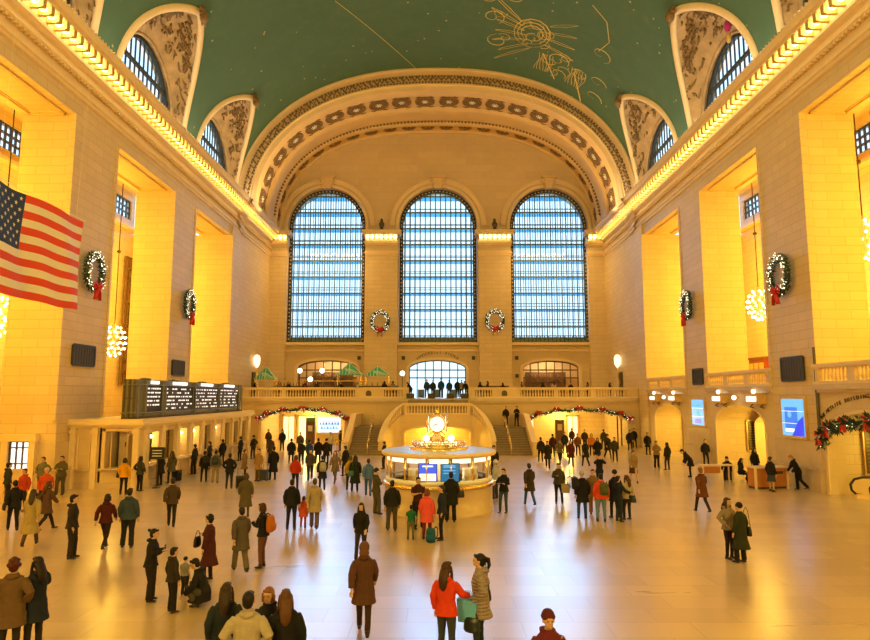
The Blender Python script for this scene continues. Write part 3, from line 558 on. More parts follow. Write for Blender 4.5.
(14.37, 37.04, 0, 80, 1.7, 'bent', 'coat', '1a1815', 'slim', '1f1a16', 'short', '120d0b', 'person in a dark coat bending forward left of the near right passage', 0, 1),
(10.41, 25.81, 0, 8, 1.74, 'walk', 'coat', '6a3a20', 'slim', '2f2a26', 'short', '9a6a3c', 'person in a rust brown coat walking away on the right floor', 0, 1.05),
(17.6, 42.76, 0, 180, 1.72, 'stand', 'jacket', '16131a', 'slim', '16131a', 'short', '120d0b', 'slim person in black standing against the far right pier', 0, 1),
(15.87, 35.75, 0, 150, 1.66, 'sit', 'jacket', '191518', 'slim', '1d1818', 'beanie', '1a1616', 'person in black sitting on luggage left of the low barrier table', 0, 1),
(16.19, 34.93, 0, -140, 1.66, 'sit', 'jacket', '221c18', 'slim', '1f1a16', 'long', '120d0b', 'person with long hair sitting right of the dark luggage', 0, 1),
(17.4, 35.75, 0, -160, 1.72, 'stand', 'coat', '17141a', 'slim', '17141a', 'long', '120d0b', 'person with long dark hair standing behind the low barrier table', 0, 1),
(15.99, 31.35, 0, -70, 1.66, 'stand', 'jacket', '1f1c20', 'skirt', '3a4858', 'short', '5a4430', 'person in a slate blue skirt standing at the left of the orange desk', 0, 1),
(17.6, 31.93, 0, 85, 1.74, 'desk', 'jacket', '141216', 'trousers', '141216', 'short', 'c09050', 'blond person in black leaning over the orange desk from its right side', 0, 1.05),
(19.81, 37.52, 0, 170, 1.7, 'stand', 'jacket', '2a2018', 'slim', '2a2018', 'short', '3a2418', 'person in dark brown standing behind the orange desk', 0, 1),
(-2.38, 59.0, 4.36, 60, 1.6, 'bent', 'jacket', '15151a', 'slim', '1a2230', 'short', '1a1412', 'person in black leaning at the left side of the balcony centre opening', 0, 1.0),
(-0.95, 60.0, 4.36, 170, 1.74, 'stand', 'jacket', '1f3a58', 'slim', '1a2230', 'short', '1a1412', 'person in blue, leftmost before the avenue window', 0, 1.0),
(-0.38, 60.0, 4.36, 185, 1.7, 'stand', 'jacket', '25303a', 'slim', '1a2230', 'short', '1a1412', 'person in slate grey, second from left before the avenue window', 0, 1.0),
(0.38, 60.0, 4.36, 175, 1.84, 'stand', 'jacket', '1c4a78', 'slim', '1a2230', 'short', '1a1412', 'tall person in bright blue in the middle of the avenue window', 0, 1.0),
(1.14, 60.0, 4.36, 10, 1.7, 'stand', 'jacket', '23405a', 'slim', '1a2230', 'short', '1a1412', 'person in steel blue right of the tall bright blue one', 0, 1.0),
(1.91, 60.0, 4.36, 190, 1.76, 'stand', 'jacket', '1a2430', 'slim', '1a2230', 'short', '1a1412', 'dark person, third from right before the avenue window', 0, 1.0),
(2.29, 60.0, 4.36, 170, 1.7, 'stand', 'jacket', 'a09484', 'slim', '1a2230', 'short', '1a1412', 'person in a pale top at the right of the avenue window', 0, 1.0),
(2.76, 60.0, 4.36, 150, 1.72, 'bent', 'jacket', '16202c', 'slim', '1a2230', 'short', '1a1412', 'dark person at the right edge of the avenue window', 0, 1.0),
(-16.9, 59.64, 4.36, -90, 1.425266179730172, 'phone1', 'jacket', '2a1c1a', 'slim', '1a1614', 'long', '2a1a12', 'diner in dark brown at the extreme left end of the far balcony', 0, 1.0),
(-14.6, 59.55, 4.36, 200, 1.5622528091060053, 'stand', 'jacket', '8a7a68', 'slim', '1a1614', 'long', '2a1a12', 'diner in beige grey left of the leftmost balcony globe lamp', 0, 1.0),
(-13.8, 59.74, 4.36, 170, 1.4918267525544795, 'stand', 'jacket', '20242c', 'slim', '1a1614', 'bob', '120d0b', 'diner in dark slate right of the leftmost balcony globe lamp', 0, 1.0),
(-12.3, 59.8, 4.36, 200, 1.579467847690763, 'phone1', 'jacket', '5a2420', 'slim', '1a1614', 'bob', '2a1a12', 'diner in brick red in front of the middle of the left bar', 0, 1.0),
(-11.2, 59.79, 4.36, 170, 1.5402323622506373, 'stand', 'jacket', '3a2a20', 'slim', '1a1614', 'long', '120d0b', 'diner in deep brown right of the middle globe lamp of the left bar', 0, 1.0),
(-9.6, 59.78, 4.36, -90, 1.545200386812882, 'stand', 'jacket', '6a4a30', 'slim', '1a1614', 'long', '120d0b', 'diner in tan brown under the left edge of the teal canopy over the left bar', 0, 1.0),
(-8.9, 59.56, 4.36, 170, 1.4772738436164976, 'phone1', 'jacket', '17171c', 'slim', '1a1614', 'bob', '2a1a12', 'diner in near black at the right end of the long left bar', 0, 1.0),
(-7.4, 59.9, 4.36, 90, 1.4468838389088223, 'stand', 'jacket', 'c0b0a0', 'slim', '1a1614', 'short', '120d0b', 'diner in pale cream between the two teal canopies', 0, 1.0),
(-4.9, 60.04, 4.36, 10, 1.5802749920009322, 'stand', 'jacket', '2a1c1a', 'slim', '1a1614', 'long', '2a1a12', 'diner in dark brown under the right edge of the pilaster canopy', 0, 1.0),
(-4.1, 59.86, 4.36, 10, 1.5892102867923155, 'phone1', 'jacket', '8a7a68', 'slim', '1a1614', 'bob', '5a3a22', 'diner in beige grey next to the globe lamp left of the centre opening', 0, 1.0),
(4.0, 59.62, 4.36, 10, 1.4912526350154602, 'stand', 'jacket', '20242c', 'slim', '1a1614', 'long', '120d0b', 'diner in dark slate just right of the balcony centre opening', 0, 1.0),
(4.7, 59.67, 4.36, 90, 1.571007914659495, 'stand', 'jacket', '5a2420', 'slim', '1a1614', 'bob', '2a1a12', 'diner in brick red beside the bar counter right of the centre opening', 0, 1.0),
(6.1, 59.59, 4.36, 10, 1.4195232980427266, 'phone1', 'jacket', '3a2a20', 'slim', '1a1614', 'long', '120d0b', 'diner in deep brown before the right inner pilaster of the balcony', 0, 1.0),
(7.9, 59.92, 4.36, -90, 1.500724280810335, 'stand', 'jacket', '6a4a30', 'slim', '1a1614', 'short', '120d0b', 'diner in tan brown left of the right lower window', 0, 1.0),
(9.8, 59.59, 4.36, 10, 1.4568708978739244, 'stand', 'jacket', '17171c', 'slim', '1a1614', 'long', '2a1a12', 'diner in near black at the left part of the right lower window', 0, 1.0),
(10.9, 59.98, 4.36, 10, 1.582612986417554, 'phone1', 'jacket', 'c0b0a0', 'slim', '1a1614', 'long', '2a1a12', 'diner in pale cream left of the middle of the right lower window', 0, 1.0),
(12.4, 59.71, 4.36, 170, 1.4591413354027738, 'stand', 'jacket', '2a1c1a', 'slim', '1a1614', 'short', '120d0b', 'diner in dark brown right of the middle of the right lower window', 0, 1.0),
(13.9, 59.52, 4.36, 90, 1.475385210362603, 'stand', 'jacket', '8a7a68', 'slim', '1a1614', 'long', '120d0b', 'diner in beige grey at the right part of the right lower window', 0, 1.0),
(16.0, 59.61, 4.36, -90, 1.42325244421688, 'phone1', 'jacket', '20242c', 'slim', '1a1614', 'long', '2a1a12', 'diner in dark slate at the right end of the far balcony', 0, 1.0),
]
BAGS = [
('shoulder_bag', (-7.15, 11.89, 0, 62, 1.68), (-0.24, 0.02, 0.78), 90, '55503c', 'grey green bag on the hip of the navy coat woman at bottom left'),
('smartphone', (-6.44, 14.93, 0, -85, 1.56), (0.0, 0.33, 1.27), 0, '111111', 'phone in the hands of the woman with the hair bun'),
('handbag', (-5.67, 16.49, 0, 80, 1.58), (-0.12, 0.3, 1.06), 0, '1a1515', 'dark bag held by the person in the long dark red coat'),
('backpack', (-4.66, 17.69, 0, 75, 1.68), (0, -0.22, 1.2), 0, 'b9692a', 'orange leather backpack worn by the woman in the black dress'),
('smartphone', (-2.55, 10.16, 0, 172, 1.66), (0.03, 0.33, 1.25), 180, '6fb8d8', 'light blue phone held by the woman with the blond fringe'),
('shopping_bag', (0.16, 11.56, 0, -28, 1.68), (0.24, 0.38, 0.86), 0, '6fc0ff', 'light blue plastic bag held by the woman in the orange red jacket'),
('handbag', (0.16, 11.56, 0, -28, 1.68), (0.34, 0.34, 0.62), 0, '1f2a30', 'small dark bag hanging below the light blue plastic bag'),
('shoulder_bag', (0.77, 11.88, 0, 82, 1.74), (0.27, -0.02, 0.98), 90, '17171c', 'black shoulder bag on the taupe quilted coat'),
('handbag', (8.23, 18.68, 0, -150, 1.68), (-0.45, 0.12, 0.82), 0, '2a1512', 'round dark bag held by the woman in the beige grey jacket'),
('shoulder_bag', (8.37, 18.25, 0, 30, 1.6), (0.3, 0.0, 0.9), 90, '14110f', 'small black bag hanging beside the long dark green coat'),
('handbag', (-14.53, 30.32, 0, 6, 1.68), (-0.3, 0.05, 0.95), 90, '151515', 'black bag at the side of the bright yellow jacket'),
('shoulder_bag', (-14.32, 22.21, 0, 40, 1.7), (-0.28, 0, 0.9), 90, '141214', 'black bag of the person walking off at the left edge'),
('suitcase', (-14.01, 34.44, 0, 60, 1.66), (0.45, 0.05, 0), 20, '1c1c20', 'black rolling bag beside the woman in the olive coat'),
('backpack', (-12.42, 34.84, 0, 30, 1.62), (0, -0.22, 1.2), 0, '26262c', 'black knapsack in the ticket queue'),
('backpack', (-11.69, 34.45, 0, 10, 1.7), (0, -0.22, 1.2), 0, '3a4048', 'grey knapsack worn over the beige trousers in the queue'),
('suitcase', (-10.25, 32.26, 0, 5, 1.72), (0.5, 0.1, 0), 10, '1a1a1f', 'dark suitcase right of the black jacket in front of the queue'),
('suitcase', (-9.65, 35.25, 0, 150, 1.72), (-0.35, -0.1, 0), 10, '2a3a5c', 'blue suitcase beside the light tan coat'),
('backpack', (-5.55, 31.61, 0, 15, 1.68), (0, -0.24, 1.2), 0, 'a8a49a', 'pale knapsack on the charcoal coat'),
('shoulder_bag', (-3.92, 31.29, 0, 5, 1.72), (-0.2, -0.12, 0.9), 0, '2f7050', 'green bag on the black green coat'),
('backpack', (-0.32, 21.05, 0, -20, 1.58), (0.25, -0.3, 0.24), 0, '1c5a80', 'blue backpack standing on the floor by the coral pink coat'),
('handbag', (0.51, 23.88, 0, 2, 1.8), (0.32, 0.0, 0.98), 0, '101014', 'black bag held by the tall man at the booth window'),
('shopping_bag', (5.17, 27.9, 0, 170, 1.7), (-0.3, 0.1, 0.72), 0, 'a89a80', 'pale paper bag carried by the person in the olive jacket'),
('backpack', (5.44, 24.57, 0, 5, 1.74), (-0.3, -0.12, 1.32), 30, '1c1c26', 'large dark backpack on the man in the black coat and blue jeans'),
('backpack', (6.0, 24.0, 0, -5, 1.72), (0.08, -0.24, 1.22), 0, '4f5a34', 'green backpack worn over the orange jacket'),
('handbag', (6.62, 24.0, 0, -60, 1.64), (0.1, 0.62, 0.84), 30, '131317', 'dark bag swinging from the outstretched arm of the navy jacket'),
('suitcase', (15.87, 35.75, 0, 150, 1.66), (0.0, -0.12, -0.18), 0, '2a2420', 'dark luggage under the sitting person at the right'),
('backpack', (16.19, 34.93, 0, -140, 1.66), (-0.5, 0.2, 0.24), 0, '26221f', 'dark backpack on the floor between the two sitting people'),
]
for a in PEOPLE: figure(a[5], a[6], a[8], a[10], a[13], a[14])   # body and clothing meshes, linked into the scene at the end
# ================================================================== SETTING
WX = 18.3; Y0 = -14.0; YE = 69.5; YA = 58.5; SOF = 18.75; CORN = 22.6
def floor_mat():
    m, nt, p = newmat('polished_marble_floor')
    g = N(nt, 'ShaderNodeNewGeometry'); br = N(nt, 'ShaderNodeTexBrick'); L(nt, g.outputs['Position'], br.inputs['Vector']); br.offset = .37
    for k, v in (('Scale', 1.0), ('Mortar Size', .012), ('Mortar Smooth', .2), ('Brick Width', 1.7), ('Row Height', .85), ('Bias', -.2)): br.inputs[k].default_value = v
    br.inputs['Color1'].default_value = (.58, .43, .27, 1); br.inputs['Color2'].default_value = (.44, .31, .18, 1); br.inputs['Mortar'].default_value = (.36, .26, .16, 1)
    nz = N(nt, 'ShaderNodeTexNoise'); nz.inputs['Scale'].default_value = .55; nz.inputs['Detail'].default_value = 9; nz.inputs['Distortion'].default_value = .8
    mp = N(nt, 'ShaderNodeMapping'); mp.inputs['Scale'].default_value = (.35, 2.0, 1); L(nt, g.outputs['Position'], mp.inputs[0]); L(nt, mp.outputs[0], nz.inputs['Vector'])
    c = mix_n(nt, math_n(nt, 'MULTIPLY', nz.outputs['Fac'], .55), br.outputs['Color'], (.64, .50, .35))
    L(nt, c, p.inputs['Base Color'])
    L(nt, math_n(nt, 'ADD', math_n(nt, 'MULTIPLY', nz.outputs['Fac'], .12), .24), p.inputs['Roughness'])
    p.inputs['Coat Weight'].default_value = .35; p.inputs['Coat Roughness'].default_value = .2
    p.inputs['Specular IOR Level'].default_value = .9; p.inputs['IOR'].default_value = 1.6
    return m
M['floor'] = floor_mat()
struct('floor', MB().box(-30, 30, Y0-1, 76, -.3, 0), M['floor'])

# ---- piers between the side bays
PIERS = [(-5.3, -1.3), (6.9, 10.9), (19.0, 23.0), (31.1, 35.1), (43.5, 47.1)]
for sx in (-1, 1):
    side = 'left' if sx < 0 else 'right'
    X = lambda d: sx*(WX+d)
    def bx(mb, d0, d1, y0, y1, z0, z1): a, b = sorted((X(d0), X(d1))); mb.box(a, b, y0, y1, z0, z1)
    for a, b in PIERS:
        mb = MB(); bx(mb, 0, 2.8, a, b, 0, SOF)
        p = struct('pillar', mb, M['stone'])
        mb = MB(); bx(mb, -.22, 3.0, a-.2, b+.2, 0, 1.05); bx(mb, -.26, 3.04, a-.24, b+.24, 1.0, 1.12); struct('pillar_plinth', mb, M['dado'], parent=p)
        mb = MB(); bx(mb, -.05, 2.85, a-.05, b+.05, 1.12, 2.35); struct('pillar_dado', mb, M['dado'], parent=p)
        if b < 47: pass
        mb = MB(); bx(mb, -.05, .2, b-.02, b+.2, 5.1 if sx > 0 else 3.4, SOF); bx(mb, -.05, .2, a-.2, a+.02, 5.1 if sx > 0 else 3.4, SOF); struct('pillar_fillet', mb, M['stone'], parent=p)
    wl = MB(); bx(wl, 0, 2.8, Y0, YE, SOF, CORN); bx(wl, 0, 9.7, 55.6, YE, 0, SOF); bx(wl, -.18, 0, 55.6, 57.7, 0, 19.9)
    bx(wl, 0, 9.7, Y0-.5, Y0, 0, CORN)
    wo = struct('wall_'+side, wl, M['stone'])
    # coffer mouldings under each opening and the aisle vault behind
    cf = MB()
    for yb in AISLE_BAYS+(2.7,):
        for d, t in ((.45, .09), (.62, .05)):
            bx(cf, d, 2.8-d, yb-4.2+d, yb-4.2+d+t, SOF-t, SOF); bx(cf, d, 2.8-d, yb+4.2-d-t, yb+4.2-d, SOF-t, SOF)
            bx(cf, d, d+t, yb-4.2+d, yb+4.2-d, SOF-t, SOF); bx(cf, 2.8-d-t, 2.8-d, yb-4.2+d, yb+4.2-d, SOF-t, SOF)
    struct('soffit_moulding', cf, M['plaster'], parent=wo)
    # aisle: back wall with high lattice windows, pilasters, ceiling
    P = lambda u, v, w_: (X(8.7+w_), u, v)
    wb = MB(); wall(wb, P, Y0, 55.6, 0, 22.3, [(38.6, 2.0, 19.9, 21.6, 0), (52.6, 2.4, 19.9, 21.6, 0), (26.0, 2.0, 19.9, 21.6, 0)], .6)
    for a, b in PIERS: bx(wb, 8.2, 8.7, a+.3, b-.3, 3, 19.2); bx(wb, 8.0, 8.7, a, b, 18.3, 19.2)
    bx(wb, 8.1, 8.7, Y0, 55.6, 18.9, 19.15)
    struct('wall_'+side+'_aisle', wb, M['stone'])
    ac = MB(); bx(ac, 2.8, 9.7, Y0, 55.6, 22.3, 22.6)
    for a, b in PIERS: bx(ac, 2.8, 8.7, a+.6, b-.6, 20.9, 22.3)
    struct('ceiling_'+side+'_aisle', ac, M['plaster'])
    for k, (uc, hw) in enumerate(((38.6, 2.0), (52.6, 2.4), (26.0, 2.0))):
        wn = MB()
        for i in range(9): y = uc-hw+2*hw*i/8; bx(wn, 8.85, 8.97, y-.06, y+.06, 19.9, 21.6)
        for z in (19.95, 20.5, 21.0, 21.55): bx(wn, 8.83, 8.99, uc-hw, uc+hw, z-.06, z+.06)
        struct('window_%d' % (30+k+(5 if sx > 0 else 0)), wn, M['iron'])

    # cornice
    prof = [(0, 19.6), (.12, 19.65), (.12, 19.82), (.2, 19.87), (.2, 20.02), (.04, 20.08), (.04, 20.5), (.17, 20.58), (.26, 20.68), (.06, 20.75),
            (.06, 21.15), (.22, 21.22), (.34, 21.36), (.34, 21.95), (1.0, 22.0), (1.0, 22.12), (1.12, 22.18), (1.2, 22.42), (1.2, 22.55), (0, 22.66)]
    rows = [[(X(-d), y, z) for d, z in prof] for y in [Y0, YE]]
    cn = fixnormals(struct('trim_%d' % (1 if sx < 0 else 2), MB().grid(rows), M['rim']))
    md = MB(); y = 15.0
    while y < YE-1: bx(md, -.95, -.3, y-.085, y+.085, 21.58, 21.99); bx(md, -.98, -.85, y-.13, y+.13, 21.6, 21.99); y += .6
    struct('cornice_bracket', md, M['gilt'], parent=cn)
    bd = MB(); y = 14.8
    while y < YE: bx(bd, -.28, -.1, y, y+.13, 20.42, 20.56); bx(bd, -1.2, -1.05, y+.1, y+.2, 22.55, 22.68); y += .3
    struct('cornice_dentil', bd, M['plaster'], parent=cn)
    # cornice pilaster break at the arch
    for yy in (57.7,):
        pb = MB(); prof2 = [(d+.2, z) for d, z in prof]; pb.grid([[(X(-d), q, z) for d, z in prof2] for q in (57.0, 58.6)])
        struct('cornice_break', pb, M['rim'], parent=cn)

# end walls ---------------------------------------------------------
EWIN = [(-12.25, 4.3), (0.12, 4.32), (12.45, 4.32)]; EZ0, EZS = 10.35, 23.4
EARCH = [(-11.9, 3.25, 4.36, 7.55, .85), (0.05, 3.1, 4.36, 7.45, .98), (12.35, 3.05, 4.36, 7.5, .85)]
def sup(t, a, z0, b, n): c_, s_ = cos(t), sin(t); return (a*math.copysign(abs(c_)**(2/n), c_), z0+b*abs(s_)**(2/n))
CO = (18.9, 21.4, 14.33, 2.3); CF = (17.25, 21.4, 12.4, 2.35); CI = (17.4, 21.9, 12.25, 2.5)
def ztop(c, x): return c[1]+c[2]*(max(0, 1-abs(x/c[0])**c[3]))**(1/c[3]) if abs(x) < c[0] else c[1]
PE = lambda u, v, w_: (u, YE+w_, v)
we = MB(); wall(we, PE, -18.3, 18.3, 0, lambda u: max(22.6, ztop(CI, u)+.4), [(x, h, EZ0, EZS, h) for x, h in EWIN]+EARCH, .8, n=28)
wend = struct('wall_end', we, M['tymp'])
tr = MB()
for x, h in EWIN:
    arch_band(tr, PE, x, h+.02, h+.35, EZS, h+.02, h+.35, 0, -.18, v0=EZ0); arch_band(tr, PE, x, h+.5, h+.95, EZS, h+.5, h+.95, 0, -.12)
    arch_band(tr, PE, x, h+.95, h+1.05, EZS, h+.95, h+1.05, 0, -.25)
for o in EARCH: arch_band(tr, PE, o[0], o[1], o[1]+.3, o[3], o[4], o[4]+.3, 0, -.15, v0=o[2])
struct('arch_moulding', tr, M['rim'], parent=wend)
ks = MB()
for x, h in EWIN:
    zt = EZS+h
    ks.box(x-.55, x+.55, YE-.5, YE, zt+.15, zt+1.0); ks.box(x-.8, x+.8, YE-.7, YE, zt+1.0, zt+1.25); ks.box(x-.4, x+.4, YE-.65, YE, zt-.25, zt+.2)
    for s in (-1, 1): ks.ball((x+s*.62, YE-.45, zt+.75), .22); ks.ball((x+s*.5, YE-.5, zt+.2), .16)
struct('keystone', ks, M['plaster'], parent=wend)
# string courses and sills under the windows
st = MB()
for x, h in EWIN:
    st.box(x-h-.1, x+h+.1, YE-.45, YE, EZ0-.32, EZ0-.02); st.box(x-h-.1, x+h+.1, YE-.25, YE, 9.35, 9.6); st.box(x-h-.1, x+h+.1, YE-.16, YE, 9.6, 9.8)
struct('wall_end_string_course', st, M['rim'])
dn = MB()
for x, h in EWIN:
    u = x-h
    while u < x+h: dn.box(u, u+.14, YE-.35, YE, 9.62, 9.82); u += .3
struct('dentil', dn, M['plaster'], parent=wend)
# pilasters with lit capitals
PIL = [(-6.05, 1.75, 1.0), (6.3, 1.75, 1.0), (-17.35, .95, .8), (17.45, .95, .8)]
for x, hw, pr in PIL:
    p = struct('pillar', MB().box(x-hw, x+hw, YE-pr, YE, 4.36, 20.9), M['stone'])
    c = MB(); f = YE-pr
    for z0, z1, e in ((19.75, 19.95, .1), (19.95, 20.2, .2), (20.2, 20.32, .08), (20.9, 21.1, .12), (21.1, 21.35, .25), (21.35, 21.95, .12), (22.0, 22.2, .6), (22.2, 22.5, .75)):
        c.box(x-hw-e*.5, x+hw+e*.5, f-e, YE, z0, z1)
    k = 7 if hw > 1 else 4
    for i in range(k+1): u = x-hw+2*hw*i/k; c.box(u-.06, u+.06, f-.5, f, 21.55, 22.0)
    struct('capital', c, M['rim'], parent=p)
    c = MB(); c.box(x-hw-.15, x+hw+.15, f-.15, YE, 4.36, 5.6); struct('pillar_base', c, M['dado'], parent=p)
struct('wall_near', MB().box(-18.3, 18.3, Y0-.5, Y0, 0, 36.5), M['stone'])

# great arch ----------------------------------------------------------
def curve(c, t): return sup(t, *c[:1], c[1], c[2], c[3])
TH = [pi*(.015+.97*i/96) for i in range(97)]
def arch_rows(steps):
    rows = []
    for (Y, c0, c1, f, off) in steps:
        r = []
        for t in TH:
            x0, z0_ = curve(c0, t); x1, z1_ = curve(c1, t); x, z = x0+(x1-x0)*f, z0_+(z1_-z0_)*f
            d = math.hypot(x, z-21); x -= off*x/d; z -= off*(z-21)/d
            r.append((x, Y, z))
        rows.append(r)
    return rows
face = [(59.4, CO, CF, -.06, 0), (58.2, CO, CF, -.06, 0), (57.95, CO, CF, 0, 0), (57.95, CO, CF, .09, 0), (58.2, CO, CF, .14, 0), (58.35, CO, CF, .17, 0), (58.2, CO, CF, .2, 0), (58.4, CO, CF, .24, 0),
        (58.5, CO, CF, .27, 0), (58.5, CO, CF, .66, 0), (58.3, CO, CF, .7, 0), (58.3, CO, CF, .76, 0), (58.5, CO, CF, .8, 0), (58.6, CO, CF, 1, 0)]
soff = [(58.6, CF, CI, 0, 0), (59.9, CF, CI, .1, 0), (60.0, CF, CI, .1, -.25), (63.1, CF, CI, .4, -.25), (63.2, CF, CI, .4, .05), (63.6, CF, CI, .45, .12), (64.0, CF, CI, .5, 0), (66.4, CF, CI, .75, -.1), (66.6, CF, CI, .78, .1),
        (67.0, CF, CI, .82, .18), (67.3, CF, CI, .85, 0), (67.4, CF, CI, .86, -.15), (69.1, CF, CI, .98, -.15), (69.2, CF, CI, 1, .1), (69.6, CF, CI, 1, .1)]
ar = struct('trim_3', MB().grid(arch_rows(face+soff)), M['plaster'])
orn = MB()
def on_arch(t, Y, c0, c1, f): x0, z0_ = curve(c0, t); x1, z1_ = curve(c1, t); return Vector((x0+(x1-x0)*f, Y, z0_+(z1_-z0_)*f))
def arclen_params(c, n, lo=.03, hi=.97):
    K = 800; pts = [curve(c, pi*(lo+(hi-lo)*i/K)) for i in range(K+1)]; s = [0]
    for a, b in zip(pts, pts[1:]): s.append(s[-1]+math.hypot(a[0]-b[0], a[1]-b[1]))
    out = []; j = 0
    for i in range(n):
        q = s[-1]*(i+.5)/n
        while s[j+1] < q: j += 1
        out.append(pi*(lo+(hi-lo)*(j+(q-s[j])/(s[j+1]-s[j]))/K))
    return out
for f, n, r in ((.31, 150, .10), (.62, 150, .10)):
    for t in arclen_params(CF, n): orn.ball(on_arch(t, 58.42, CO, CF, f), r, 6, 4)
rng = random.Random(3)
for t in arclen_params(CF, 90):
    p = on_arch(t, 58.4, CO, CF, .46); d = rng.uniform(-.3, .3)
    orn.tube([p+Vector((-.3, 0, -.12+d)), p+Vector((-.1, -.1, .18)), p+Vector((.15, -.08, -.15)), p+Vector((.32, 0, .12-d))], [.04, .09, .09, .04], 5)
for t in arclen_params(CI, 120): orn.ball(on_arch(t, 66.3, CF, CI, .75), .13, 6, 4)
orn.build('bead_and_leaf_band', M['plaster_orn2'] if 'plaster_orn2' in M else M['plaster_orn'], ar, True)
# rosettes in the arch channel
def frame_at(c0, c1, Y, f, t):
    p = on_arch(t, Y, c0, c1, f); q = on_arch(t+.004, Y, c0, c1, f); tx = (q-p).normalized(); ty = Vector((0, 1, 0)); nz_ = tx.cross(ty)
    if nz_.dot(Vector((0, 0, 22))-Vector((p.x, 0, p.z))) < 0: nz_ = -nz_
    return p, tx, ty, nz_.normalized()
rmesh = MB()
rmesh.cur = 0; rmesh.lathe([(1.0, 0), (1.0, .1), (.86, .12), (.80, .04), (.0, .02)], n=20)
for k in range(12): a = 2*pi*k/12; rmesh.ball((.54*cos(a), .54*sin(a), .05), (.17, .17, .1), 6, 4)
rmesh.cur = 1; rmesh.ball((0, 0, .05), (.14, .14, .16), 8, 5)
for k in range(6): a = 2*pi*k/6; rmesh.ball((.26*cos(a), .26*sin(a), .05), (.07, .07, .1), 6, 4)
rme = rmesh.mesh('rosette', [M['plaster_orn'], M['white']], True)
for t in arclen_params(CF, 20, .02, .98):
    p, tx, ty, nz_ = frame_at(CF, CI, 61.55, .27, t); p = p-nz_*.2
    o = bpy.data.objects.new('rosette', rme); COL.objects.link(o); o.parent = ar
    o.matrix_local = Matrix(((tx.x, ty.x, nz_.x, p.x), (tx.y, ty.y, nz_.y, p.y), (tx.z, ty.z, nz_.z, p.z), (0, 0, 0, 1)))
rs2 = MB()
for t in arclen_params(CF, 40, .02, .98)[::1]:
    p, tx, ty, nz_ = frame_at(CF, CI, 61.55, .27, t)
    for q in (-1, 1):
        c0 = p-nz_*.12+ty*q*.95; rs2.tube([c0-tx*.35, c0+ty*q*.12, c0+tx*.3], [.03, .07, .03], 5)
rs2.build('scroll_band', M['plaster_orn'], ar, True)
lm = MB()
for k in range(5): a = pi*k/4; lm.ball((.5*cos(a), .35*sin(a)-.1, .05), (.28, .2, .12), 6, 4)
lm.ball((0, -.1, .1), .2, 6, 4); lme = lm.mesh('leaf_boss', M['plaster_orn'], True)
for t in arclen_params(CI, 22, .02, .98):
    p, tx, ty, nz_ = frame_at(CF, CI, 68.2, .92, t); p = p-nz_*.1
    o = bpy.data.objects.new('leaf_boss', lme); COL.objects.link(o); o.parent = ar
    o.matrix_local = Matrix(((tx.x, ty.x, nz_.x, p.x), (tx.y, ty.y, nz_.y, p.y), (tx.z, ty.z, nz_.z, p.z), (0, 0, 0, 1)))
lb = MB().grid(arch_rows([(67.45, CF, CI, .86, -.12), (69.05, CF, CI, .98, -.12)])); lb.build('leaf_ground', M['gilt'], ar)

# vault with lunettes --------------------------------------------------
def ceil_mat():
    m, nt, p = newmat('teal_painted_vault')
    g = N(nt, 'ShaderNodeNewGeometry')
    nz = N(nt, 'ShaderNodeTexNoise'); nz.inputs['Scale'].default_value = .25; nz.inputs['Detail'].default_value = 8; nz.inputs['Roughness'].default_value = .7; L(nt, g.outputs['Position'], nz.inputs['Vector'])
    c = mix_n(nt, nz.outputs['Fac'], (.045, .112, .074), (.075, .160, .104))
    n2 = N(nt, 'ShaderNodeTexNoise'); n2.inputs['Scale'].default_value = 1.2; n2.inputs['Detail'].default_value = 6; L(nt, g.outputs['Position'], n2.inputs['Vector'])
    c = mix_n(nt, math_n(nt, 'MULTIPLY', math_n(nt, 'POWER', n2.outputs['Fac'], 5.0), 1.2), c, (.16, .20, .10))
    vo = N(nt, 'ShaderNodeTexVoronoi'); vo.inputs['Scale'].default_value = .8; L(nt, g.outputs['Position'], vo.inputs['Vector'])
    L(nt, mix_n(nt, math_n(nt, 'LESS_THAN', vo.outputs['Distance'], .07), c, (.42, .40, .22)), p.inputs['Base Color'])
    p.inputs['Roughness'].default_value = .7
    return m
M['ceil'] = ceil_mat()
LC = [2.8, 15.3, 27.8, 40.3, 52.8]; ZL0, ZL1 = 22.0, 30.15
def vx(z): return CO[0]*(max(0, 1-abs((z-CO[1])/CO[2])**CO[3]))**(1/CO[3])
def lw(z):
    r = min(1, max(0, (z-ZL0)/(ZL1-ZL0))); return 4.95*(1-r**3.2)**.75
zs = [ZL0+(ZL1-ZL0)*sin(pi/2*i/22) for i in range(23)]
edges = [Y0, -3.45, 9.05, 21.55, 34.05, 46.55, YA+.3]
cm = MB()
for sx in (-1, 1):
    rows = [[(sx*vx(z), Y0, z), (sx*vx(z), -3.45, z)] for z in zs]; cm.grid(rows)
    for c, e0, e1 in zip(LC, edges[1:], edges[2:]):
        cm.grid([[(sx*vx(z), e0, z), (sx*vx(z), c-lw(z), z)] for z in zs]); cm.grid([[(sx*vx(z), c+lw(z), z), (sx*vx(z), e1, z)] for z in zs])
ta = math.asin(min(1, ((ZL1-CO[1])/CO[2])**(CO[3]/2)))
ts = [ta+(pi-2*ta)*i/60 for i in range(61)]
cm.grid([[(*(lambda q: (q[0], Y, q[1]))(curve(CO, t)),) for Y in edges] for t in ts])
ce = fixnormals(struct('ceiling', cm, M['ceil'], True))
XL = 19.25; wi = 1
def W_arc(c, q, sx, x=XL):
    if q < .12: return Vector((sx*x, c+3.95, 22+2.2*q/.12))
    if q > .88: return Vector((sx*x, c-3.95, 22+2.2*(1-q)/.12))
    a = pi*(q-.12)/.76; return Vector((sx*x, c+3.95*cos(a), 24.2+3.95*sin(a)))
